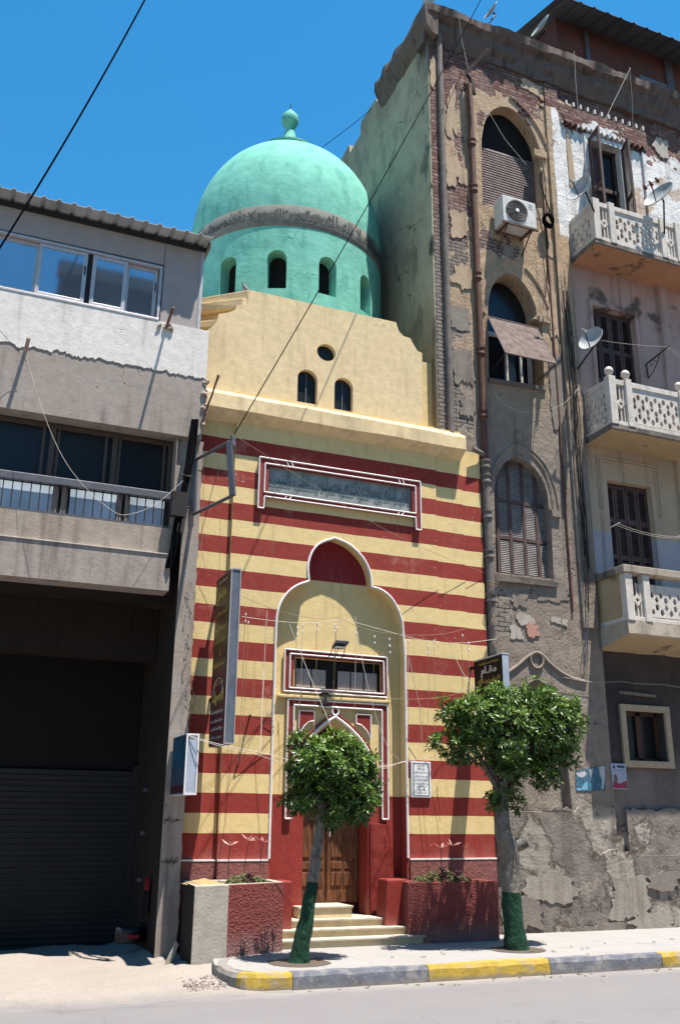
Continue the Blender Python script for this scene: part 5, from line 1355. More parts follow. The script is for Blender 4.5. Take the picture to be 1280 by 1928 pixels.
# satellite dishes
def dish(c, r, dirv, label, arm=True, mount=None, lnb=1, name='satellite_dish'):
    c = Vector(c); q = Vector(dirv).normalized(); rot = q.to_track_quat('Z', 'Y').to_matrix().to_4x4()
    t = thing(name, c, label, 'satellite dish', 'satellite dishes on the apartment building')
    pr = [(0, 0)]+[(r*k/8, .28*r*(k/8)**2) for k in range(1, 9)]+[(r*1.02, .28*r+.004), (r*1.02, .27*r-.012)]+[(r*k/8, .28*r*(k/8)**2-.012) for k in range(7, 0, -1)]+[(0, -.012)]
    MB().lathe(pr, c, 36, M4=rot).build('reflector', M['dish'], t, smooth=True)
    f_ = c+q*(r*1.05); low = c+rot.to_3x3() @ Vector((0, -r*.9, r*.18))
    if arm:
        MB().tube([low, f_+Vector((0, 0, -.02))], .012, 6).build('arm', M['rust'], t)
        mb = MB()
        for k in range(lnb):
            o_ = rot.to_3x3() @ Vector(((k-(lnb-1)/2)*.13, 0, 0))
            mb.lathe([(0, -.03), (.03, -.03), (.034, 0), (.022, .03), (.018, .08), (0, .085)], f_+o_, 10, M4=rot)
        if lnb > 1: mb.tube([f_+rot.to_3x3() @ Vector((-.17, 0, .02)), f_+rot.to_3x3() @ Vector((.17, 0, .02))], .008, 5)
        mb.build('receiver', M['rust'] if lnb > 1 else M['dish'], t)
    if mount is not None:
        MB().tube([c-q*.02, c-q*.10, Vector(mount)], .017, 6).build('mount', M['iron'], t)
    return t
UP = (-.62, -.50, .62)
dish(at(1095, 357, 11.45), .235, (-.92, -.2, .25), 'dish on the left end of the top balcony', mount=at(1118, 398, 11.6))
dish(at(1243, 371, 11.4), .29, (-.78, -.22, .45), 'dish with three receivers standing on the top balcony rail', mount=at(1250, 440, 11.6), lnb=3)
dish(at(1115, 640, 11.75), .225, (-.9, -.32, .3), 'dish on a black arm left of the middle balcony', mount=at(1085, 697, 12.28))
dish(at(926, 22, 12.7), .19, (-.85, -.05, .42), 'dish on the parapet above the topmost arched window', arm=False, mount=at(921, 42, 12.6))
dish(at(1020, 52, 12.9), .25, (-.85, -.05, .42), 'dish leaning in front of the rooftop shed end', arm=False, mount=at(1012, 75, 13.1))
dish(at(803, 10, 12.4), .18, (.7, -.1, .4), 'small dish at the roof corner of the apartment building', arm=False, mount=at(806, 30, 12.4))
# clothes line brackets
mb = MB().tube([at(1165, 648+5, 12.33), at(1159, 692, 12.33)], 0) if False else MB()
a = at(1216, 685, 12.33); b = at(1220, 712, 12.33); c = at(1258, 652, 11.75)
mb.tube([a, c], .014, 5).tube([a, b], .012, 5)
mb.tube(smooth_path([tuple(b), tuple(b.lerp(c, .35)+Vector((0, 0, -.02))), tuple(a.lerp(c, .62))], 2), .009, 5)
for t_ in (.25, .45):
    cc = a.lerp(c, t_)+Vector((0, 0, -.06)); mb.tube([cc+(c-a).normalized()*.045*math.cos(w)+Vector((0, 0, .05*math.sin(w))) for w in [2*PI*i/12 for i in range(12)]], .006, 4)
tag(mb.build('clothesline_bracket', M['iron']), 'scrolled black iron bracket above the middle balcony', 'bracket')
mb = MB().tube(sag(at(1132, 641, 11.9), at(1255, 653, 11.75), .02), .003, 4).tube(sag(at(1255, 653, 11.75), at(1310, 680, 11.6), .01), .003, 4).tube(sag(at(1255, 655, 11.75), at(1310, 690, 11.6), .01), .003, 4)
tag(mb.build('clothesline', M['white_cord']), 'pale clothesline running right from the dish to the scrolled bracket', 'clothesline')
for q0, q1, lb_ in (((1121, 1008), (1166, 984), 'left thin rod holding the washing line in front of the lower shuttered door'), ((1250, 1023), (1290, 1003), 'right thin rod holding the washing line, at the photo edge')):
    tag(MB().tube([at(*q0, 12.33), at(*q1, 11.85)], .010, 5).build('clothesline_rod', M['sheet']), lb_, 'rod')
mb = MB().tube(sag(at(1163, 986, 11.88), at(1290, 1010, 11.85), .07), .0028, 4).tube(sag(at(1158, 988, 11.92), at(1285, 1013, 11.9), .07), .0028, 4)
tag(mb.build('washing_line', M['white_cord']), 'two sagging washing line wires in front of the lower shuttered door', 'washing line')
# white ropes from the parapet
def rope(pts, label, r=.006, mat='white_cord', name='rope', cat='rope'):
    return tag(MB().tube(pts, r*.55, 5).build(name, M[mat]), label, cat)
rope([at(1080, 96, 11.95), at(1083, 150, 12.05), at(1088, 215, 12.2)], 'pale rope hanging from the parapet left of the top balcony door', .01)
rope([at(1186, 128, 11.95), at(1135, 232, 12.15)], 'pale rope slanting left down from the parapet to the fringe hood', .01)
rope([at(1184, 126, 11.95), at(1189, 180, 12.05), at(1191, 245, 12.2)], 'thin pale rope hanging straight down beside the slanting one', .006)
rope([at(862, 20, 11.95), at(869, 75, 12.1), at(881, 130, 12.15)], 'pale rope hanging from the roof corner down to the timber', .008)
rope([at(918, 208, 12.2), at(950, 262, 12.1), at(990, 310, 12.2)], 'thin pale cord crossing the topmost arched window', .006)
# wires along the bay and pilaster
random.seed(17)
mb = MB()
for k in range(8):
    x = 9.42+random.uniform(-.08, .10); pts = []; z = 10.6+random.uniform(-.4, .6)
    while z > 4.4+random.uniform(0, 1.4): pts.append((x+random.uniform(-.035, .035), 12.2+random.uniform(-.02, .02), z)); z -= random.uniform(.3, .6)
    mb.tube(smooth_path(pts, 2), random.uniform(.004, .010), 4)
tag(mb.build('wire_bundle', M['iron']), 'tangle of thin wires running down the pilaster left of the balconies', 'wires')
mb = MB()
for q in (((1110, 1000), (1104, 1100), (1108, 1180), (1100, 1260)), ((1100, 1130), (1107, 1200), (1103, 1284)), ((1103, 1190), (1096, 1235), (1100, 1262), (1106, 1235), (1103, 1200))):
    mb.tube(smooth_path([tuple(at(*p, 12.25)) for p in q], 2), .006, 4)
tag(mb.build('wire_loop', M['iron_gray']), 'looped loose wires hanging above the wavy hood of the blind arch', 'wires')
rope(smooth_path([tuple(at(*p, 12.24)) for p in ((1060, 1275), (1110, 1285), (1150, 1284), (1172, 1283), (1200, 1288), (1245, 1288), (1300, 1298))], 2), 'thin wire stapled across the dark wall above the ground floor window', .005, 'sheet', 'wire', 'wire')
rope(smooth_path([tuple(at(*p)) for p in ((925, 735, 12.25), (960, 772, 12.0), (1010, 778, 12.0), (1055, 765, 12.0), (1077, 745, 12.1), (1090, 728, 12.2))], 2), 'pale wire looping from the drain pipe to the pilaster', .005, 'white_cord', 'wire', 'wire')
rope(smooth_path([tuple(at(*p, 12.1)) for p in ((1005, 455), (1020, 500), (1040, 535), (1055, 548), (1062, 543))], 2), 'thin cable drooping right of the middle arched window', .006, 'iron_gray', 'wire', 'wire')

# posters
def poster(name, px_, label, mats, parts):
    A, B, C_, D_ = [at(*p, BY-.010) for p in px_]
    t = MB().add([A, B, C_, D_]+[p+Vector((0, .004, 0)) for p in (A, B, C_, D_)], [(0, 1, 2, 3), (4, 5, 6, 7), (0, 1, 5, 4), (1, 2, 6, 5), (2, 3, 7, 6), (3, 0, 4, 7)]).build(name, mats)
    tag(t, label, 'poster')
    def uv(u, v, d=.002):
        p = A.lerp(B, u).lerp(D_.lerp(C_, u), v); return Vector((p.x, p.y-d, p.z))
    for nm, mat, poly in parts:
        MB().add([uv(u, v, .002) for u, v in poly], [tuple(range(len(poly)))]).build(nm, mat, t)
    return t, uv
magenta = simple('magenta_print', (.30, .02, .07), .5); skin = simple('portrait_print', (.16, .09, .09), .5); navy = simple('navy_print', (.04, .05, .10), .5)
BYp = BY
def offs(px_, dy):
    return px_
t, uv = poster('election_poster', [(1148.5, 1437), (1176.5, 1438), (1181, 1486), (1154, 1485.5)], 'small white and magenta poster with a portrait, below left of the ground window', simple('pale_print', (.34, .37, .47), .5),
    [('red_print', magenta, [(.02, .80), (.25, .73), (.5, .80), (.8, .70), (.98, .66), (.98, .97), (.02, .97)]),
     ('portrait', skin, [(.12, .50), (.18, .43), (.30, .43), (.36, .52), (.38, .62), (.30, .72), (.34, .78), (.10, .80), (.04, .74), (.12, .66)]),
     ('portrait', skin, [(.75, .80), (.85, .74), (.92, .80), (.90, .90), (.78, .92)]),
     ('heading', navy, [(.42, .08), (.92, .08), (.92, .17), (.42, .17)]), ('heading', navy, [(.15, .06), (.26, .10), (.28, .2), (.12, .2)])])
for (u, v, w_, h_, s_) in ((.5, .27, .75, .055, 'معا من أجل مصر'), (.6, .38, .6, .03, 'قائمة')):
    mb = MB(); c_ = uv(u, v); letters(mb, s_, .21*w_, .42*h_, lambda a, b, c_=c_: (c_.x+a, c_.y-.001, c_.z+b), .03); mb.build('poster_lettering', M['ink'], t)
blue1 = simple('torn_blue_print', (.05, .13, .19), .6, vs=18, lo=.4, hi=1.5); blue2 = simple('sky_blue_print', (.16, .38, .52), .6); torn = simple('torn_paper', (.48, .48, .50), .8, vs=25, lo=.6)
t, uv = poster('torn_poster', [(1083, 1452), (1139, 1441), (1139, 1489), (1084, 1489)], 'torn blue poster with peeled white strips on the corner pilaster', blue1,
    [('torn_strip', torn, [(.0, .10), (.30, .08), (.38, .22), (.30, .32), (.20, .38), (.08, .28)]), ('torn_strip', torn, [(.78, .0), (.97, .02), (.98, .5), (.92, .95), (.86, .9), (.88, .55), (.80, .3)]),
     ('print_patch', blue2, [(.30, .62), (.38, .58), (.40, .95), (.22, .95), (.2, .85)]), ('print_patch', blue2, [(.03, .85), (.2, .9), (.2, .97), (.04, .98)]),
     ('torn_strip', torn, [(.45, .05), (.58, .02), (.56, .2), (.5, .45), (.47, .2)])])
pp = [at(x, y, BY-.048) for x, y in ((1052, 1553), (1058, 1550), (1062, 1556), (1058, 1563), (1054, 1566), (1051, 1560))]
tag(MB().add(pp+[p+Vector((0, .003, 0)) for p in pp], [tuple(range(6)), tuple(range(6, 12))]).build('paper_scrap', M['paper']), 'small white paper scrap stuck on the rough grey base wall', 'paper')

# wall lantern + floodlight on the shrine
lc = at(610, 1318, 12.36)
lt_ = thing('wall_lantern', (lc.x, 12.5, lc.z-.2), 'small dark wall lantern above the left side of the pointed door arch', 'lantern')
mb = MB().lathe([(.038, -.075), (.058, .075)], (lc.x, 12.36, lc.z), 6); mb.build('lantern_glass', simple('smoky_lantern_glass', (.16, .13, .11), .25, 0, .6), lt_)
mb = MB()
for k in range(6):
    a = 2*PI*k/6; mb.tube([(lc.x+.038*math.sin(a), 12.36-.038*math.cos(a), lc.z-.075), (lc.x+.058*math.sin(a), 12.36-.058*math.cos(a), lc.z+.075)], .005, 4)
mb.lathe([(.07, .072), (.072, .085), (.045, .10), (.03, .125), (.012, .14), (.012, .16), (0, .165)], (lc.x, 12.36, lc.z), 12)
mb.lathe([(0, -.12), (.02, -.11), (.03, -.09), (.045, -.08), (.045, -.07), (0, -.07)], (lc.x, 12.36, lc.z), 12)
mb.build('lantern_frame', M['iron'], lt_)
mb = MB().tube(smooth_path([(lc.x, 12.36, lc.z-.11), (lc.x, 12.38, lc.z-.19), (lc.x, 12.48, lc.z-.23), (lc.x, 12.60, lc.z-.16), (lc.x, 12.64, lc.z-.12)], 2), .011, 6).tube([(lc.x, 12.635, lc.z-.25), (lc.x, 12.635, lc.z-.02)], .016, 6)
mb.build('lantern_bracket', M['rust'], lt_)
fc = at(640, 1212, 12.1)
fl = thing('floodlight', (fc.x, 12.2, fc.z-.1), 'square floodlight held on thin rods above the transom window', 'floodlight')
mb = MB().add([fc+Vector(p) for p in ((-.10, -.09, .03), (.10, -.09, .03), (.085, .09, -.03), (-.085, .09, -.03), (-.10, -.09, .0), (.10, -.09, .0), (.085, .09, -.06), (-.085, .09, -.06))], [(0, 1, 2, 3), (4, 5, 6, 7), (0, 1, 5, 4), (1, 2, 6, 5), (2, 3, 7, 6), (3, 0, 4, 7)])
mb.build('lamp_head', M['iron_gray'], fl)
MB().box(fc.x-.075, fc.x+.075, fc.y-.06, fc.y+.06, fc.z-.052, fc.z-.046).build('lamp_glass', M['paper'], fl)
mb = MB()
for sx in (-1, 1): mb.tube([fc+Vector((sx*.09, 0, 0)), fc+Vector((sx*.10, .12, -.16)), fc+Vector((sx*.10, .5, -.17))], .006, 4)
mb.tube([fc, fc+Vector((-.02, .1, -.16)), fc+Vector((.0, .52, -.17))], .006, 4)
mb.build('lamp_rods', M['iron'], fl)

# ================================================================== CORDS OF THE FAIRY LIGHTS
def P(x, y, Y): return at(x, y, Y)
def cord(pts, r, label, mat='beige_cord', name='cord', cat='cord', it=2, group=None):
    pts = [P(*p) for p in pts]; r = r*.45
    if it: pts = [Vector(p) for p in smooth_path([tuple(p) for p in pts], it)]
    return tag(MB().tube(pts, r, 5).build(name, M[mat]), label, cat, group)
cord([(455, 1122, 11.4), (505, 1145, 11.7), (560, 1160, 11.9), (610, 1166, 12.0), (640, 1162, 12.0), (660, 1175, 11.9), (700, 1188, 11.8), (760, 1196, 11.6), (830, 1196, 11.4), (876, 1184, 11.3)], .007, 'upper beige cord strung across the niche at half height')
cord([(455, 1161, 11.4), (520, 1170, 11.7), (590, 1175, 11.9), (640, 1164, 12.0), (720, 1186, 11.8), (800, 1208, 11.6), (870, 1212, 11.7), (935, 1203, 12.1)], .008, 'lower beige cord strung across the niche and tied to the drain pipe', 'white_cord')
cord([(373, 1143, 11.9), (420, 1139, 11.6), (432, 1136, 11.5)], .005, 'thin cord from the pier to the tall narrow sign')
cord([(442, 820, 10.98), (560, 895, 11.3), (700, 985, 11.7), (800, 1035, 12.0), (918, 1081, 12.25)], .006, 'thin wire descending right from the empty sign frame to the drain pipe', 'beige_cord', 'wire', 'wire', 2)
cord([(352, 1384, 11.38), (420, 1404, 11.2), (500, 1418, 11.15), (560, 1436, 11.1), (640, 1445, 11.2), (720, 1446, 11.6), (757, 1434, 12.0), (778, 1432, 12.1)], .009, 'white cord from the light box past the left tree to the plaque', 'white_cord')
cord([(352, 1386, 11.38), (430, 1410, 11.25), (480, 1419, 11.2), (540, 1440, 11.15), (570, 1444, 11.1)], .006, 'thinner white cord sagging under the one from the light box', 'white_cord')
cord([(545, 1175, 11.75), (580, 1265, 11.6), (630, 1385, 11.2)], .009, 'white cord slanting right down into the left tree', 'white_cord', it=0)
cord([(668, 1160, 11.9), (690, 1290, 11.8), (725, 1405, 11.8), (753, 1432, 11.9)], .008, 'white cord slanting right down to the knot near the plaque', 'white_cord', it=1)
cord([(503, 1150, 11.75), (497, 1260, 11.7), (490, 1418, 11.3)], .010, 'thick white cord hanging left of the niche', 'white_cord', it=0)
cord([(510, 1312, 12.1), (600, 1300, 12.0), (700, 1312, 12.0), (760, 1318, 12.1), (850, 1312, 11.9), (905, 1290, 11.6)], .007, 'cord crossing in front of the transom to the right sign', 'beige_cord')
cord([(440, 1320, 11.7), (480, 1315, 12.0), (512, 1313, 12.15)], .005, 'short cord behind the tall sign at door height')
cord([(757, 1434, 12.0), (740, 1440, 11.9), (715, 1441, 11.8), (705, 1447, 11.8), (730, 1447, 11.85), (757, 1434, 12.0), (800, 1430, 11.7), (850, 1417, 11.2)], .007, 'knotted pale cord between the niche and the right tree', 'white_cord')
hang = [(425, 1145, 1185, 11.8), (463, 1150, 1440, 11.9), (468, 1165, 1440, 11.95), (560, 1175, 1330, 12.0), (570, 1170, 1330, 12.05), (598, 1168, 1380, 12.1), (631, 1170, 1335, 12.1), (633, 1175, 1335, 12.12), (671, 1185, 1335, 12.1), (705, 1192, 1305, 12.0), (733, 1197, 1330, 11.9), (734, 1210, 1545, 12.05), (768, 1200, 1380, 11.8), (806, 1210, 1395, 11.7), (817, 1200, 1430, 11.8), (870, 1190, 1300, 11.6), (882, 1205, 1300, 11.7)]
for k, (x, y0, y1, yy) in enumerate(hang):
    random.seed(40+k); t = thing('light_string', P(x, y0, yy), '%s' % ['thin light string hanging in front of the shrine wall'][0], 'light string', 'strings of small lights hanging across the shrine front')
    a = P(x, y0, yy); L = a.z-P(x-1, y1, yy).z; pts = []
    for i in range(7): pts.append((a.x+.02*mnoise.noise(Vector((k*3.1, i*.7, 0))), a.y+.06*i/6, a.z-L*i/6))
    MB().tube(smooth_path(pts, 1), random.choice((.0025, .0035)), 5).build('wire', M['white_cord' if k % 4 == 0 else 'beige_cord'], t)
    for i in range(random.choice((1, 2, 2))):
        z = a.z-.05-i*.09; MB().lathe([(0, -.02), (.008, -.016), (.010, 0), (.006, .016), (0, .02)], (a.x, a.y, z), 7).build('bulb', M['paper'], t)
# differing labels for look-alike strings are not possible: they share one label and group
cord([(770, 1240, 11.9), (790, 1330, 11.9), (794, 1400, 12.0)], .009, 'thick white cord slanting down above the plaque', 'white_cord', it=0)
cord([(845, 1215, 11.7), (870, 1265, 11.6), (893, 1296, 11.5)], .008, 'short white cord slanting right behind the right sign', 'white_cord', it=0)
# tangle at the drain pipe
mb = MB(); random.seed(61)
for nq, (px_, py_) in enumerate(((928, 1100), (928, 1165), (933, 1205))):
    mb = MB()
    for k in range(5):
        c0 = P(px_, py_, 12.15); pts = [tuple(c0+Vector((random.uniform(-.08, .08), random.uniform(-.06, 0), random.uniform(-.09, .09)))) for _ in range(5)]
        mb.tube(smooth_path(pts, 2), .003, 4)
    tag(mb.build('cord_tangle', M['beige_cord']), ('topmost', 'middle', 'lowest')[nq]+' of three cord tangles tied round the grey drain pipe', 'cord tangle')
mb = MB(); random.seed(63)
for k in range(14):
    c0 = P(360+random.uniform(-6, 6), 1090+k*20, 12.06); pts = [tuple(c0+Vector((random.uniform(-.04, .04), random.uniform(-.03, 0), random.uniform(-.16, .16)))) for _ in range(5)]
    mb.tube(smooth_path(pts, 2), .003, 4)
tag(mb.build('loose_wires', M['beige_cord']), 'loose wires dangling down the ragged edge of the concrete pier', 'wires')
cord([(372, 842, 12.0), (385, 880, 12.1), (382, 960, 12.12), (378, 1030, 12.1), (385, 1060, 12.1), (388, 1072, 12.1)], .006, 'thin rope hanging on the striped wall below the empty sign frame')
cord([(414, 955, 12.0), (415, 1040, 12.1), (411, 1090, 12.15)], .005, 'second thin rope hanging right of the first below the sign frame', 'iron_gray')
mb = MB().tube([P(412, 875, 12.2), P(412, 880, 12.05), P(407, 905, 12.02), P(405, 908, 12.04)], .006, 5); tag(mb.build('hook', M['iron']), 'small iron hook on the top left of the striped wall', 'hook')
mb = MB().tube([P(471, 1346, 12.22), P(470, 1347, 12.0)], .012, 5).tube([P(470, 1346, 12.0), P(510, 1365, 12.1)], .004, 4); tag(mb.build('wall_peg', M['iron']), 'rusty peg with a cord left of the niche at door height', 'peg')
# long overhead wires
def wire(a, b, s, r, label): return tag(MB().tube(sag(a, b, s, 30), r, 5).build('overhead_wire', M['black']), label, 'wire')
wire(at(-60, 560, 8.2), at(330, -110, 9.2), .18, .011, 'thick black overhead wire crossing the sky at the top left')
wire(at(442, 816, 11.0), at(912, -14, 12.0), .12, .008, 'long thin black wire rising from the sign frame across the dome to the roof')
wire(at(600, 282, 14.5), at(700, 205, 14.0), .02, .006, 'short thin wire between the dome cap and the apartment side wall')
cord([(-20, 600, 11.5), (30, 655, 11.85), (50, 680, 11.9)], .007, 'thin grey wire reaching the rod stub from the left edge', 'iron_gray', 'wire', 'wire')
cord([(50, 670, 11.8), (75, 760, 11.75), (115, 860, 11.6), (165, 925, 11.6), (215, 965, 11.6), (235, 972, 11.62), (290, 955, 11.7), (345, 905, 11.85)], .006, 'pale wire sagging across the recessed window to the cable bundle', 'white_cord', 'wire', 'wire')

# ================================================================== PLANTERS
def planter(name, poly, z0, z1, label, soilz, mats, mi_front=None):
    t = thing(name, (sum(p[0] for p in poly)/len(poly), sum(p[1] for p in poly)/len(poly), z0), label, 'planter')
    cx_ = t.location.x; cy_ = t.location.y
    inner = [(cx_+(x-cx_)*.86, cy_+(y-cy_)*.78) for x, y in poly]
    mb = MB().prism(poly, z0, z1, [inner], axis='Z'); return t, mb, inner
pl = [(2.86, 11.05), (3.30, 11.20), (4.08, 11.52), (4.10, 12.15), (3.0, 12.15), (2.92, 11.72)]
t, mb, inner = planter('planter', pl, .04, .925, 'left planter, half bare cement and half rough red, with sand at one end', .86, None)
ob = mb.build('planter_wall', [M['cement'], M['rough_red'], M['soot_shade']], t, .012)
for p in ob.data.polygons:
    c_ = sum((ob.data.vertices[v].co+t.location for v in p.vertices), Vector())/len(p.vertices)
    if p.normal.z < .5 and c_.x > 3.33 and c_.y < 11.9: p.material_index = 1
    if p.normal.x < -.5 and c_.x < 2.97: p.material_index = 2  # left face coloured near-black to paint in its shade
MB().prism([(x, y) for x, y in inner], .70, .89, axis='Z').jitter(.02, 5).build('soil', M['soil'], t)
mb = MB(); n = 14; vs = []
for j in range(n+1):
    for i in range(n+1):
        x = 2.90+.40*i/n; y = 11.12+.75*j/n-(.0)+.18*(i/n)*(1-j/n); e = math.sin(PI*i/n)*math.sin(PI*j/n)
        vs.append((x, y, .905+.06*e**.6+.03*mnoise.noise(Vector((x*9, y*9, 0)))*e))
mb.add(vs, [(j*(n+1)+i, j*(n+1)+i+1, (j+1)*(n+1)+i+1, (j+1)*(n+1)+i) for j in range(n) for i in range(n)]).build('sand_heap', M['soil'], t)
pr_ = [(5.87, 11.80), (6.07, 11.65), (7.14, 11.65), (7.17, 12.16), (5.90, 12.16)]
t2, mb, inner2 = planter('planter', pr_, .15, .885, 'right planter of rough dark red render beside the steps', .8, None)
mb.build('planter_wall', M['rough_red'], t2, .012)
MB().prism(inner2, .66, .85, axis='Z').build('soil', M['soil'], t2)
# low shrubs
def leaves(mb, tone, c, d, L, w, n_, rnd, droop=.3, t0=.3, t1=.9):
    """a rosette of n_ bent leaves at c around direction d"""
    d = d.normalized(); a = d.cross(Vector((.3, .2, 1))).normalized(); b = d.cross(a)
    for k in range(n_):
        th = 2*PI*k/n_+rnd.uniform(-.5, .5); o = (a*math.cos(th)+b*math.sin(th)); ld = (o*rnd.uniform(.6, 1.1)+d*rnd.uniform(.2, .9)).normalized()
        s = ld.cross(d+Vector((rnd.uniform(-.4, .4), rnd.uniform(-.4, .4), rnd.uniform(-.4, .4)))).normalized(); ll = L*rnd.uniform(.7, 1.2); ww_ = w*rnd.uniform(.8, 1.2)
        nn = ld.cross(s).normalized()
        base = c+o*.004; mid = base+ld*ll*.5+nn*ll*.06; tip = base+ld*ll-Vector((0, 0, ll*droop*rnd.random()))
        mb.add([base, mid+s*ww_*.5, tip, mid-s*ww_*.5, mid-nn*ww_*.12], [(0, 1, 4), (1, 2, 4), (2, 3, 4), (3, 0, 4)]); v = rnd.uniform(t0, t1); tone += [v]*4
def shrub(name, spots, label, cat, seed, L=.035, w=.014, mat='shrub', cnt=240, base=None):
    rnd = random.Random(seed); mb = MB(); tone = []
    for _ in range(cnt):
        cx_, cy_, cz_, rx_, ry_, rz_ = rnd.choice(spots)
        v = Vector((rnd.gauss(0, 1), rnd.gauss(0, 1), rnd.gauss(0, 1))).normalized()*rnd.uniform(.55, 1.0)**.6
        c = Vector((cx_+v.x*rx_, cy_+v.y*ry_, cz_+abs(v.z)*rz_)); leaves(mb, tone, c, Vector((v.x, v.y, abs(v.z)+.5)), L, w, 6, rnd)
    return tag(mb.build(name, M[mat], fixn=False, tone=tone), label, cat)
shrub('low_shrub', [(3.50, 11.66, .86, .10, .14, .13), (3.62, 11.7, .87, .12, .14, .14), (3.78, 11.72, .86, .10, .12, .12), (3.88, 11.75, .86, .07, .1, .09)], 'low olive green ground plant filling the left planter', 'shrub', 5, cnt=420)
shrub('low_shrub', [(6.10, 11.86, .83, .10, .12, .14), (6.28, 11.84, .85, .13, .13, .17), (6.48, 11.86, .85, .14, .13, .16), (6.68, 11.88, .84, .12, .12, .12), (6.8, 11.9, .84, .07, .1, .08)], 'low olive green ground plant heaped over the right planter', 'shrub', 6, cnt=560)
shrub('purple_plant', [(3.68, 11.66, .88, .07, .06, .13)], 'small purple leaved plant in the middle of the left planter', 'plant', 8, .05, .02, 'purple_leaf', 50)
shrub('purple_plant', [(6.62, 11.76, .88, .06, .05, .12), (6.40, 11.8, .9, .03, .04, .16)], 'small purple leaved plants at the back of the right planter', 'plant', 9, .06, .02, 'purple_leaf', 40)
def seedling(bx, by, tx_, ty_, Y, label):
    a = P(bx, by, Y); b = P(tx_, ty_, Y); t = thing('seedling', a, label, 'seedling', 'thin pink seedlings in the planters')
    MB().tube(smooth_path([tuple(a), tuple(a.lerp(b, .5)+Vector((-.012, 0, 0))), tuple(b)], 1), .005, 5).build('stem', M['purple_leaf'], t)
    mb = MB(); tone = []; rnd = random.Random(int(bx)); leaves(mb, tone, b, Vector((0, -.2, 1)), .13, .035, 5, rnd, .2, .2, 1); mb.build('leaves', M['pink_leaf'], t, fixn=False, tone=tone)
for q, lb_ in (((430, 1650, 434, 1592), 'leftmost pink leaved seedling in the left planter'), ((460, 1645, 469, 1583), 'tallest pink leaved seedling in the middle of the left planter'), ((490, 1640, 496, 1585), 'pink leaved seedling nearest the niche in the left planter'), ((832, 1640, 831, 1597), 'shorter pink leaved seedling in the right planter'), ((852, 1640, 852, 1592), 'taller pink leaved seedling in the right planter')):
    seedling(*q, 11.75, lb_)

# ================================================================== TREES
def tree(name, trunk, lobes, seed, label, nl, branches, L=.08, knob=None):
    base = Vector(trunk[0][:3]); t = thing(name, base, label, 'tree', None); rnd = random.Random(seed)
    pts = smooth_path([p for p in trunk], 3); tr = MB().tube([Vector(p[:3]) for p in pts], [p[3] for p in pts], 16).jitter(.020, 4).jitter(.008, 14)
    tr.tube([base+Vector((0, 0, -.05)), base+Vector((0, 0, .02))], [trunk[0][3]*1.35, trunk[0][3]*1.1], 14)
    if knob: kx, ky, kz, kr, kd = knob; tr.tube([Vector((kx, ky, kz)), Vector((kx, ky, kz))+Vector(kd)*.5, Vector((kx, ky, kz))+Vector(kd)], [kr*1.1, kr*1.15, kr*.9], 10)
    tr.build('trunk', M['trunk'], t, smooth=True)
    bb = MB()
    for b in branches: P_ = smooth_path([tuple(p) for p in b[0]], 2); bb.tube([Vector(p) for p in P_], [b[1]*(1-.6*i/(len(P_)-1)) for i in range(len(P_))], 7)
    tot = sum(l[3]*l[4]*l[5] for l in lobes); tips = []
    top = Vector(trunk[-1][:3])
    for _ in range(14):
        l = rnd.choice(lobes); e = Vector(l[:3])+Vector((rnd.uniform(-.6, .6)*l[3], rnd.uniform(-.6, .6)*l[4], rnd.uniform(-.5, .7)*l[5])); a = top.lerp(e, .25)+Vector((0, 0, rnd.uniform(-.1, 0)))
        bb.tube([Vector(q) for q in smooth_path([tuple(top+Vector((0, 0, -.12))), tuple(a), tuple(e)], 1)], [.02, .017, .013, .009, .007, .005][:len(smooth_path([(0,), (1,), (2,)], 1))], 6)
    mb = MB(); tone = []
    for l in lobes:
        n_ = max(6, int(nl*(l[3]*l[4]*l[5])**.8/sum((k[3]*k[4]*k[5])**.8 for k in lobes))); c = Vector(l[:3])
        bb.tube([Vector(top).lerp(c, .15), Vector(top).lerp(c, .6)+Vector((0, 0, .03)), c], [.016, .011, .006], 5)
        for _ in range(n_):
            v = Vector((rnd.gauss(0, 1), rnd.gauss(0, 1), rnd.gauss(0, 1))).normalized(); rr = rnd.random()**.38
            bump = 1+.36*mnoise.noise(Vector((v.x*2.2+l[0], v.y*2.2, v.z*2.2+seed)))+.16*mnoise.noise(v*6)
            p = c+Vector((v.x*l[3], v.y*l[4], v.z*l[5]))*rr*bump
            if mnoise.noise(p*5+Vector((seed, 0, 0))) < -.30: continue
            d = (v+Vector((0, 0, .45))+Vector((rnd.gauss(0, .3), rnd.gauss(0, .3), rnd.gauss(0, .3)))).normalized()
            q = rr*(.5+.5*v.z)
            leaves(mb, tone, p, d, L, L*.34, rnd.choice((5, 6, 7)), rnd, .25, max(0, q*.6-.1), min(1, q*.9+.25))  # crown shading painted into the leaves: darker inside and below, lighter on top
            if rnd.random() < .25: bb.tube([p-d*.10, p], [.004, .002], 3)
    bb.build('branches', M['bark'], t)
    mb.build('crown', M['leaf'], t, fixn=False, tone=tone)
    return t
T1 = 10.54
def pt(x, y, Y): v = at(x, y, Y); return (v.x, v.y, v.z)
def lobe(x, y, rpx, rpy, Y, ry=None, dy=0):
    c = at(x, y, Y+dy); s_ = (c-CAM).length/F_PX; return (c.x, c.y, c.z, rpx*s_, ry or rpx*s_, rpy*s_)
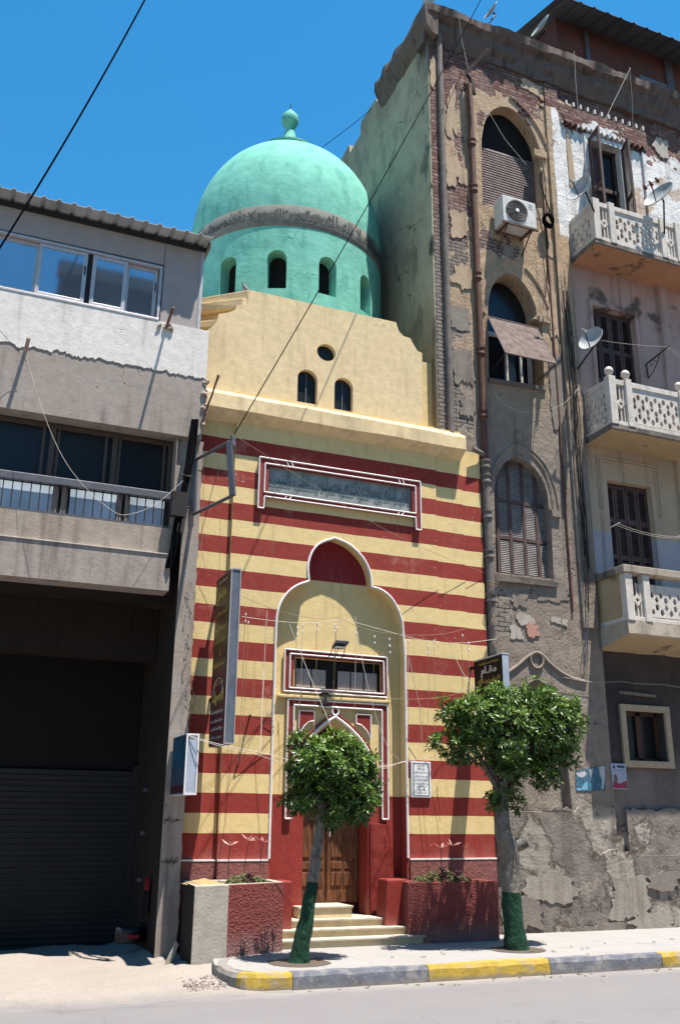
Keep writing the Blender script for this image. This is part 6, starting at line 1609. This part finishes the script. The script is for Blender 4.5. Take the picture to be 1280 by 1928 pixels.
tree('street_tree', [(*pt(560, 1820, T1), .125), (*pt(566, 1795, T1), .10), (*pt(580, 1710, T1), .078), (*pt(590, 1650, T1), .067), (*pt(600, 1580, T1), .058), (*pt(607, 1500, T1), .050)],
     [lobe(625, 1452, 66, 62, T1, .42), lobe(585, 1432, 42, 40, T1, .32, -.05), lobe(672, 1440, 38, 38, T1, .30), lobe(565, 1395, 22, 20, T1, .16), lobe(620, 1405, 42, 26, T1, .30), lobe(575, 1500, 36, 34, T1, .3), lobe(668, 1505, 40, 40, T1, .32), lobe(625, 1530, 34, 28, T1, .26), lobe(690, 1475, 26, 34, T1, .22), lobe(557, 1507, 16, 20, T1, .15), lobe(552, 1450, 14, 18, T1, .14)], 3,
     'left street tree with a slanting trunk, in front of the shrine door', 2100, [([pt(603, 1560, T1), pt(590, 1510, T1), pt(575, 1450, T1)], .028), ([pt(603, 1560, T1), pt(630, 1510, T1), pt(660, 1450, T1)], .028), ([pt(606, 1500, T1), pt(615, 1450, T1), pt(622, 1400, T1)], .03)])
T2 = 10.74
kn = pt(962, 1594, T2)
tree('street_tree', [(*pt(972, 1795, T2), .160), (*pt(969, 1770, T2), .135), (*pt(962, 1690, T2), .112), (*pt(960, 1640, T2), .110), (*pt(958, 1600, T2), .122), (*pt(944, 1565, T2), .100), (*pt(946, 1510, T2), .085), (*pt(945, 1470, T2), .06)],
     [lobe(950, 1375, 90, 62, T2, .5), lobe(895, 1352, 62, 42, T2, .4), lobe(1030, 1365, 58, 56, T2, .45), lobe(1010, 1315, 50, 30, T2, .35), lobe(935, 1318, 50, 28, T2, .35), lobe(870, 1400, 42, 36, T2, .3), lobe(830, 1395, 24, 18, T2, .2), lobe(855, 1335, 34, 24, T2, .25), lobe(1045, 1410, 42, 42, T2, .32), lobe(1020, 1455, 30, 28, T2, .22), lobe(960, 1435, 56, 30, T2, .35), lobe(1070, 1340, 26, 34, T2, .22), lobe(940, 1505, 28, 20, T2, .2), lobe(975, 1512, 14, 14, T2, .12), lobe(965, 1482, 14, 12, T2, .1)], 11,
     'right street tree with a thick knobbly trunk painted green at the foot', 3500, [([pt(946, 1500, T2), pt(915, 1450, T2), pt(880, 1380, T2)], .045), ([pt(946, 1500, T2), pt(985, 1450, T2), pt(1020, 1380, T2)], .045), ([pt(946, 1500, T2), pt(950, 1430, T2), pt(955, 1360, T2)], .04)],
     knob=(kn[0], kn[1]-.02, kn[2]+.0, .075, (.17, -.07, .06)))
# tree pits
for (x, y) in ((3.93, 10.55), (6.83, 10.75)):
    mb = MB().lathe([(0, .166), (.30, .168), (.34, .162)], (x, y, 0), 20).jitter(.02, 6, (1, 1, 0)); tag(mb.build('tree_pit_soil', simple('dark_pit_soil', (.09, .07, .055), .95, bump=.8), fixn=False), kind='structure')

# pigeon on the gable
c = at(463, 540, FY+.15)
pg = MB(); c.z = at(463, 545, FY+.05).z
ax_ = Vector((.82, -.2, -.55)).normalized()
body = [(-.085, .008, 0), (-.06, .03, .0), (-.02, .045, .0), (.03, .042, .0), (.07, .025, 0), (.12, .016, 0), (.17, .013, 0), (.175, .004, 0)]
c = c+Vector((0, 0, .085))
pg.tube([c+Vector((-.06, 0, .085))+Vector((-.028, 0, .0)), c+Vector((-.055, 0, .088)), c+Vector((-.045, 0, .09)), c+Vector((-.035, 0, .075)), c+Vector((-.035, 0, .05)), c+Vector((-.025, 0, .02)), c+Vector((.0, 0, -.015)), c+Vector((.04, 0, -.05)), c+Vector((.075, 0, -.08)), c+Vector((.12, 0, -.115))], [.002, .012, .019, .017, .018, .032, .042, .035, .02, .012], 10)
pg.tube([c+Vector((0, -.01, -.04)), c+Vector((-.005, -.01, -.09))], .004, 5).tube([c+Vector((0.01, .015, -.04)), c+Vector((.005, .015, -.09))], .004, 5)
tag(pg.build('pigeon', M['pigeon'], smooth=True), 'grey pigeon perched on the gable in front of the dome', 'pigeon')

# dark bumper in the garage mouth, leaning stone
bt = thing('car_bumper', (2.35, 12.8, .1), 'dark blue car bumper with red reflector standing at the garage corner', 'car part')
a = at(268, 1735, 12.6); b = at(312, 1735, 12.3)
mb = MB(); vs = []; prof = [(0, -.16), (-.03, -.15), (-.05, -.05), (-.05, -.01), (-.03, .02), (0, .03)]
pts = [Vector((2.34, 12.70, .34)), Vector((2.46, 12.62, .34)), Vector((2.56, 12.60, .34)), Vector((2.63, 12.66, .34)), Vector((2.67, 12.85, .34)), Vector((2.68, 13.2, .34))]
pts = [Vector(p) for p in smooth_path([tuple(p) for p in pts], 2)]
k = len(prof)
for i, p in enumerate(pts):
    tn = (pts[min(i+1, len(pts)-1)]-pts[max(0, i-1)]).normalized(); nr = Vector((-tn.y, tn.x, 0))
    for (o_, z) in prof: vs.append(p+nr*o_+Vector((0, 0, z)))
mb.add(vs, [(i*k+j, (i+1)*k+j, (i+1)*k+j+1, i*k+j+1) for i in range(len(pts)-1) for j in range(k-1)]).build('bumper_shell', M['bumper'], bt, smooth=True, fixn=False)
MB().box(2.44, 2.58, 12.50, 12.52, .25, .295).build('reflector', M['red_lamp'], bt, .01)
MB().prism([(2.60, .80), (2.67, .79), (2.66, .92), (2.62, .96)], 12.50, 12.56).build('tail_light', M['red_lamp'], bt, .01)
MB().box(2.63, 2.66, 12.52, 12.66, .50, .80).build('lamp_post', M['bumper'], bt)
o = MB().prism([(2.70, .04), (2.77, .04), (2.86, .27), (2.83, .30)], 11.62, 11.67).build('leaning_slab', M['cement'], bevel=.008); tag(o, 'small broken grey slab leaning beside the left planter', 'stone')

# fallen leaves and litter in the gutter
rnd = random.Random(77); mb = MB(); tone = []
for k in range(90):
    y = rnd.choice((KY-.06, KY-.12, 10.5, 10.8))+rnd.gauss(0, .10); x = rnd.uniform(3.4, 10.5); z = .168 if y > KY+.16 else .004
    if KY-.02 < y <= KY+.17: continue
    a = rnd.uniform(0, 6.3); L_ = rnd.uniform(.02, .05); d = Vector((math.cos(a), math.sin(a), 0)); n_ = Vector((-d.y, d.x, 0))
    c = Vector((x, y, z)); mb.add([c-d*L_, c+n_*L_*.35+Vector((0, 0, .008)), c+d*L_, c-n_*L_*.35+Vector((0, 0, .004))], [(0, 1, 2), (0, 2, 3)]); v = rnd.random(); tone += [v, v]
tag(mb.build('leaf_litter', leafmat('dry_fallen_leaf', (.10, .06, .025), (.22, .16, .07), .8), fixn=False, tone=tone), 'dry fallen leaves scattered along the kerb and pavement', 'leaf litter', kind='stuff')
